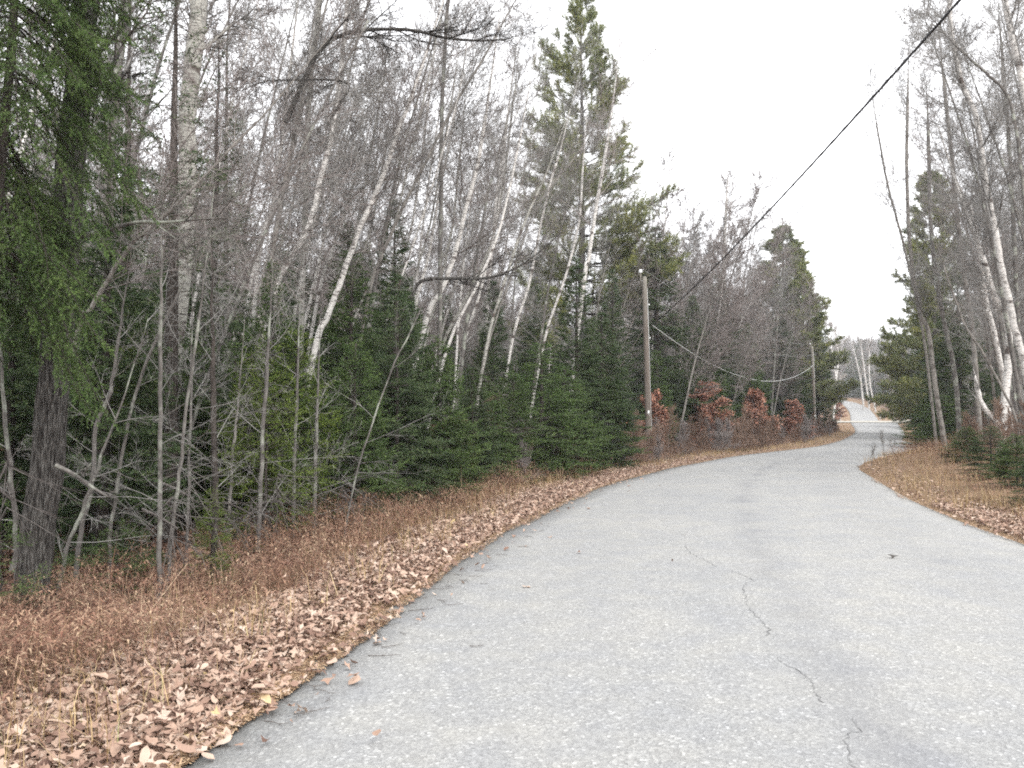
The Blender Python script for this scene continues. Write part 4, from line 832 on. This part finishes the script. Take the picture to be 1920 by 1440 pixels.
def cover():
    rs = np.random.RandomState(3); Pf = []
    P, e = edge_points(EL, TL, 10000, rs, 1.12, 3.4, 1, 24, 1, .8, .9); Pf.append(P)
    P, e = edge_points(EL, TL, 3600, rs, 1.3, 4.5, 24, 110, 1, .6); Pf.append(P)
    P, e = edge_points(ER, TR, 8000, rs, .7, 5.5, 12, 45, -1, .2, .8); Pf.append(P); P, e = edge_points(ER, TR, 1500, rs, .8, 5, 45, 150, -1, .2); Pf.append(P)
    P = np.concatenate(Pf); V, T = fronds(P, .6, rs, h=.42); Q = Pf[0][::6]; V2, T2 = blades(Q, .75, .0016, rs, .9); Q = np.repeat(Pf[0][::40], 9, 0); Q[:, :2] += rs.normal(0, .05, (len(Q), 2)); V3, T3 = blades(Q, .5, .002, rs, 1.0); T = np.concatenate([T, T2+len(V), T3+len(V)+len(V2)]); V = np.concatenate([V, V2, V3]); link('dead_ferns', mesh('dead_ferns', V, [T], M['fern']), None, 'tangle of dead reddish brown ferns and brambles along the verges', 'ferns', kind='stuff')
    Pg = []
    for E, T_, n, a, b_, y0, y1, sd, pw in [(EL, TL, 900, 1.0, 2.6, 2, 12, 1, .8), (EL, TL, 2600, .9, 2.6, 11, 26, 1, .6), (EL, TL, 6000, .15, 2.2, 26, 110, 1, .8), (ER, TR, 4200, .1, 3.8, 13, 44, -1, .2), (ER, TR, 2500, .6, 2.8, 6, 16, -1, .2), (ER, TR, 4000, .15, 2.5, 44, 150, -1, .3), (EL, TL, 500, .3, .9, 3, 14, 1, .5)]:
        P, e = edge_points(E, T_, max(20, n//6), rs, a, b_, y0, y1, sd, pw); P = np.repeat(P, 6, 0); P[:, :2] += rs.normal(0, .05, (len(P), 2)); Pg.append(P)
    P = np.concatenate(Pg); dist = np.hypot(P[:, 0], P[:, 1]); V, T = blades(P, .34, .0022, rs, .6)
    link('dry_grass', mesh('dry_grass', V, [T], M['grass']), None, 'tan dry grass tufts on the verges', 'grass', kind='stuff')
    P = Pg[3]; P = P[(P[:, 1] < 34)][::2]; V, T = blades(P, .42, .0028, rs, .55); link('tall_grass', mesh('tall_grass', V, [T], M['grass']), None, 'taller straw grass on the hummock inside the right bend', 'grass', kind='stuff')
cover()

# ------------------------------------------------------------------ poles and lines
def lathe(prof, k=14):
    V = [(r*math.cos(2*math.pi*j/k), r*math.sin(2*math.pi*j/k), z) for r, z in prof for j in range(k)]; n = len(prof)
    Fq = [(i*k+j, i*k+(j+1) % k, (i+1)*k+(j+1) % k, (i+1)*k+j) for i in range(n-1) for j in range(k)]; c = len(V); V += [(0, 0, prof[0][1]), (0, 0, prof[-1][1])]
    Ft = [((j+1) % k, j, c) for j in range(k)]+[((n-1)*k+j, (n-1)*k+(j+1) % k, c+1) for j in range(k)]
    return np.array(V, float), np.array(Fq), np.array(Ft)
def shift(p, d): return (p[0]+np.array(d), *p[1:])
m, n, b = mat('pole_wood', .9, .1); co = tc(n); c_ = ramp(n, noise(n, co, 16, 5, .75, (3, 3, .12)), [(.3, (.06, .045, .037)), (.5, (.14, .118, .10)), (.72, (.225, .20, .175))])
sep = n.nodes.new('ShaderNodeSeparateXYZ'); n.links.new(co, sep.inputs[0]); top = math_(n, 'DIVIDE', sep.outputs[2], 9.0); c_ = mix(n, ramp(n, top, [(.6, (0, 0, 0)), (.95, (.7, .7, .7))]), c_, (.25, .24, .21)); n.links.new(c_, b.inputs['Base Color']); bump(n, b, noise(n, co, 30, 4, .7, (3, 3, .1)), .6, .01); M['pole'] = m
m, n, b = mat('cable', .6, .4); b.inputs['Base Color'].default_value = (.022, .023, .027, 1); M['cable'] = m
m, n, b = mat('porcelain', .25, .5); b.inputs['Base Color'].default_value = (.75, .76, .76, 1); M['white'] = m
m, n, b = mat('galvanised_wire', .45, .5); b.inputs['Base Color'].default_value = (.52, .53, .52, 1); b.inputs['Metallic'].default_value = .4; M['wire'] = m
def pole(px, Y, top, r, label, base=None):
    x = at(px, 785, Y).x; z = gz(x, Y); H = at(px, top, Y).z-z; o = empty('utility_pole', (x, Y, z), label, 'utility pole', 'utility poles along the left verge'); o.rotation_euler = (0, R(-1.2), 0)
    prof = [(r*1.18, -.3), (r*1.15, 0), (r*1.08, H*.3), (r, H*.6), (r*.9, H*.96), (r*.82, H-.02), (r*.55, H+.03)]
    V, Fq, Ft = lathe(prof); link('pole', mesh('pole', V, [Fq, Ft], M['pole'], True), o)
    br = lathe([(.035, H-.42), (.035, H+.12), (.028, H+.16)], 8); V, Fs = join([shift(br, (-r-.05, 0, 0)), shift(lathe([(.012, 0), (.012, .30)], 6), (-r-.05, 0, H+.1))]); link('bracket', mesh('bracket', V, Fs, M['pole']), o)
    V, Fs = join([shift(lathe([(.03, 0), (.075, .01), (.085, .05), (.05, .07), (.075, .10), (.06, .14), (.02, .16)], 12), (-r-.05, 0, H+.20))]); link('insulator', mesh('insulator', V, Fs, M['white'], True), o)
    gw = tube([(r*1.06, -.05, 0), (r*1.0, -.05, H*.5), (r*.88, -.04, H-.5)], [.011]*3, 5); V, Fs = join([gw]); link('ground_wire', mesh('ground_wire', V, Fs, M['wire'], True), o)
    tg = [(r*math.sin(a)*1.09, -r*math.cos(a)*1.09, z_) for z_ in (1.75, 1.98) for a in (-.42, -.14, .14, .42)]; tg = tg+[(q[0]*.97, q[1]*.97, q[2]) for q in tg]
    link('number_plate', mesh('number_plate', tg, [np.array([(0, 1, 5, 4), (1, 2, 6, 5), (2, 3, 7, 6), (8, 12, 13, 9), (9, 13, 14, 10), (10, 14, 15, 11), (0, 4, 12, 8), (3, 11, 15, 7), (4, 5, 13, 12), (5, 6, 14, 13), (6, 7, 15, 14), (0, 8, 9, 1), (1, 9, 10, 2), (2, 10, 11, 3)])], M['wire']), o)
    for zz in (H-1.25, H-2.75):
        V, Fs = join([shift(lathe([(.02, -.03), (.045, -.02), (.045, .04), (.02, .05)], 8), (r+.04, -.03, zz)), shift(lathe([(.012, -.05), (.012, .05)], 6), (r+.01, 0, zz))]); link('clamp', mesh('clamp', V, Fs, M['wire'], True), o)
    return o, x, z, H
p1, x1, z1, H1 = pole(1217, 38, 520, .12, 'near weathered wooden utility pole left of the road')
p2, x2, z2, H2 = pole(1528, 79, 650, .12, 'far wooden utility pole in front of the dark spruces')
def line(name, a, b_, sag, r, mt, label, group=None, n=40, k=6):
    a, b_ = Vector(a), Vector(b_); pts = [a.lerp(b_, i/n)+Vector((0, 0, -sag*4*(i/n)*(1-i/n)))-a for i in range(n+1)]
    V, Fq, Ft = tube(pts, [r]*(n+1), k); o = link(name, mesh(name, V, [Fq, Ft], M[mt], True), None, label, 'cable', group); o.location = a; return o
A = at(1222, 609, 38)
# thick bundled cable from the near pole over the camera
def cable_over():
    n = 90; line_px = [(1222,609),(1270,570),(1360,482),(1500,338),(1650,180),(1815,0)]; k_ = .02; x0_ = A.x-k_*38
    ctrl = [A]+[at(px, py, x0_/((px-960)/F*math.cos(0)-k_)) for px, py in line_px[1:]]; pz = np.array([[*c_] for c_ in ctrl])
    co_z = np.polyfit(pz[:, 1], pz[:, 2], 2); ys = np.linspace(38, -14, n); pts = [Vector((x0_+k_*y, y, np.polyval(co_z, y)))-A for y in ys]; print('cable', pz, co_z)
    tw_ = []
    for ph in (0, 2.1, 4.2): tw_.append(tube([p+Vector((.011*math.cos(ph+i*1.9), 0, .011*math.sin(ph+i*1.9))) for i, p in enumerate(pts)], [.0125]*n, 5))
    V, Fs = join(tw_); o = link('overhead_cable', mesh('overhead_cable', V, Fs, M['cable'], True), None, 'thick black bundled cable crossing the sky from upper right to the near pole', 'cable'); o.location = A
cable_over()
line('overhead_cable', A, at(1526, 684, 79), 2.0, .022, 'wire', 'pale sagging cable hanging between the two utility poles')
line('overhead_wire', at(1206, 505, 38), at(1524, 645, 79), 1.0, .006, 'wire', 'hair thin top wire from insulator to insulator of the poles')
line('overhead_wire', at(1222, 556, 38), at(1529, 664, 79), 1.1, .006, 'wire', 'hair thin middle wire running between the poles')
line('overhead_cable', at(1530, 684, 79), at(1556, 700, 100), .4, .02, 'wire', 'short piece of pale cable going right from the far pole')
for (a_, b__, lab) in (((1213, 535), (1135, 735), 'upper guy wire slanting left from the near pole'), ((1213, 607), (1128, 745), 'lower guy wire slanting left from the near pole')):
    p = at(*a_, 38); q0 = at(*b__, 36); d = (q0-p).normalized(); q = p+d*((p.z-gz(q0.x-1, 36)+.1)/-d.z); line('guy_wire', p, q, 0, .007, 'pole', lab, 'guy wires', 4)

# ------------------------------------------------------------------ small things
def small():
    rs = random.Random(8)
    m, n, b = mat('post_paint', .6, .3); b.inputs['Base Color'].default_value = (.72, .62, .58, 1); x = at(1650.5, 785, 150).x; g = max(gz(x, 150), 1.1)
    o = empty('marker_post', (x, 150, g-.1), 'pinkish white marker post beside the crest of the road', 'post'); link('post', mesh('post', *(lambda q: (q[0], [q[1], q[2]]))(lathe([(.13, 0), (.10, .5), (.09, 1.15)], 10)), m, True), o); link('cap', mesh('cap', *(lambda q: (q[0], [q[1], q[2]]))(lathe([(.10, 1.15), (.15, 1.2), (.14, 1.4), (.04, 1.48)], 10)), M['white'], True), o)
    x = at(1705, 785, 140).x; g = gz(x, 140); h = at(1705, 783, 140).z-g; o = empty('roadside_sign', (x, 140, g), 'small bright white triangular sign among the right hand brush', 'sign')
    V, Fq, Ft = lathe([(.04, -.1), (.04, h+.1)], 8); link('post', mesh('post', V, [Fq, Ft], M['pole']), o)
    a = .32; tri = [(-a, -.05, h+.35), (a, -.05, h+.25), (.12, -.05, h-.28)]; V = np.array(tri+[(p[0], -.02, p[2]) for p in tri]); link('panel', mesh('panel', V, [np.array([(0, 1, 2), (5, 4, 3)]), np.array([(0, 3, 4, 1), (1, 4, 5, 2), (2, 5, 3, 0)])], M['white']), o)
    # twigs lying on the asphalt near the left edge
    kinds = []
    for k in range(7):
        r = random.Random(200+k); segs = []; p = Vector((0, 0, .006)); a = 0; L = r.uniform(.08, .2); c_ = r.uniform(-.9, .9)
        for i in range(7):
            a += c_*.35+r.gauss(0, .12); q = p+Vector((math.cos(a), math.sin(a), r.gauss(0, .03)))*L/7; q.z = max(.004, q.z); segs.append((p, q, .0026-.0002*i, .0024-.0002*i))
            if r.random() < .3: t = a+r.choice((-1, 1))*.8; segs.append((q, q+Vector((math.cos(t), math.sin(t), .1))*.04, .0015, .001))
            p = q
        V, Fq = prisms(segs, 0, 4); kinds.append(mesh('fallen_twig', V, [Fq], M['twig_dark']))
    pix = [(575,1295),(600,1300),(560,1283),(610,1332),(640,1205),(715,1218),(700,1195),(655,1222),(735,1155),(765,1152),(790,1128),(820,1130),(810,1110),(835,1103),(860,1092),(880,1085),(905,1062),(925,1066),(930,1045),(890,1075),(850,1080),(520,1330),(495,1362),(690,1240),(880,1225),(970,1030),(1010,1000),(750,1190),(640,1255),(470,1330),(550,1345),(900,1100),(780,1165),(835,1140),(985,1010),(1278,1010)]
    for i, q in enumerate(pix):
        P = zroad(*q); z = ground_road_z(np.array([[P.x, P.y]]))[0]; o = link('fallen_twig', kinds[i % 7], None, 'dark curled twig lying on the asphalt near the leafy left edge', 'twig', 'fallen twigs on the road'); o.location = (P.x, P.y, z); o.rotation_euler = (0, 0, rs.uniform(-.5, .9)); s_ = rs.uniform(.8, 1.35)*(1 if i < 35 else .6); o.scale = (s_,)*3
    P = zroad(1674, 1053); V, T = leaves(np.array([[0, 0, .03]]), .11, np.random.RandomState(2), .8, .5); m, n, b = mat('wet_leaf', .7); b.inputs['Base Color'].default_value = (.05, .045, .04, 1); o = link('fallen_leaf', mesh('fallen_leaf', V, [T], m), None, 'single dark curled leaf lying on open asphalt at the right', 'leaf'); o.location = (P.x, P.y, ground_road_z(np.array([[P.x, P.y]]))[0])
    # dried weeds standing on the right verge
    for i, (px, Y, top, lab, s_) in enumerate([(1657, 29, 812, 'tall dark dried weed on the hummock, left of the pair', 1), (1674, 30, 822, 'tall dark dried weed on the hummock, right of the pair', 1), (1630, 26, 838, 'short dried weed at the left tip of the hummock', 1), (1768, 24, 855, 'dried weed with pale seed heads under the poplar', 2), (1885, 17, 890, 'grey dried weed with pale seed heads below the stout birch', 2)]):
        x = at(px, 785, Y).x; g = gz(x, Y); H = at(px, top, Y).z-g; r = random.Random(i); o = empty('dried_weed', (x, Y, g), lab, 'weed'); segs = []; tips = []
        for k in range(3 if s_ == 1 else 5):
            p = Vector((r.uniform(-.06, .06), r.uniform(-.06, .06), 0)); d = Vector((r.gauss(0, .12), r.gauss(0, .1), 1)).normalized()
            for j in range(5):
                q = p+d*H*r.uniform(.17, .21); segs.append((p, q, .006, .005)); d = (d+rv(r)*.06).normalized()
                if j > 1:
                    for _ in range(3): t = (d+rv(r)*.5).normalized(); e_ = q+t*.12; segs.append((q, e_, .004, .003)); tips.append(e_)
                p = q
            tips.append(p)
        V, Fq = prisms(segs, .003); link('stem', mesh('stem', V, [Fq], M['twig_grey']), o); T_ = np.repeat(np.array([tuple(t) for t in tips]), 6, 0); q = np.random.RandomState(i); T_ = T_+q.normal(0, .02, T_.shape); V, T = leaves(T_[::2], .03, q, 1.5, .4); link('seed_head', mesh('seed_head', V, [T], M['litter' if s_ == 2 else 'twig_grey']), o)
small()

# ------------------------------------------------------------------ damp air
def haze():
    bb = dict(x=(-420, 420), y=(-60, 620), z=(-30, 75)); V = [(x, y, z) for x in bb['x'] for y in bb['y'] for z in bb['z']]
    m = bpy.data.materials.new('haze'); m.use_nodes = True; n = m.node_tree; n.nodes.remove(n.nodes['Principled BSDF']); v = n.nodes.new('ShaderNodeVolumePrincipled')
    v.inputs['Density'].default_value = .00045; v.inputs['Color'].default_value = (.95, .96, 1, 1); n.links.new(v.outputs[0], n.nodes['Material Output'].inputs['Volume'])
    link('haze', mesh('haze', V, [np.array([(0, 1, 3, 2), (4, 6, 7, 5), (0, 4, 5, 1), (2, 3, 7, 6), (0, 2, 6, 4), (1, 5, 7, 3)])], m), kind='stuff')
haze()
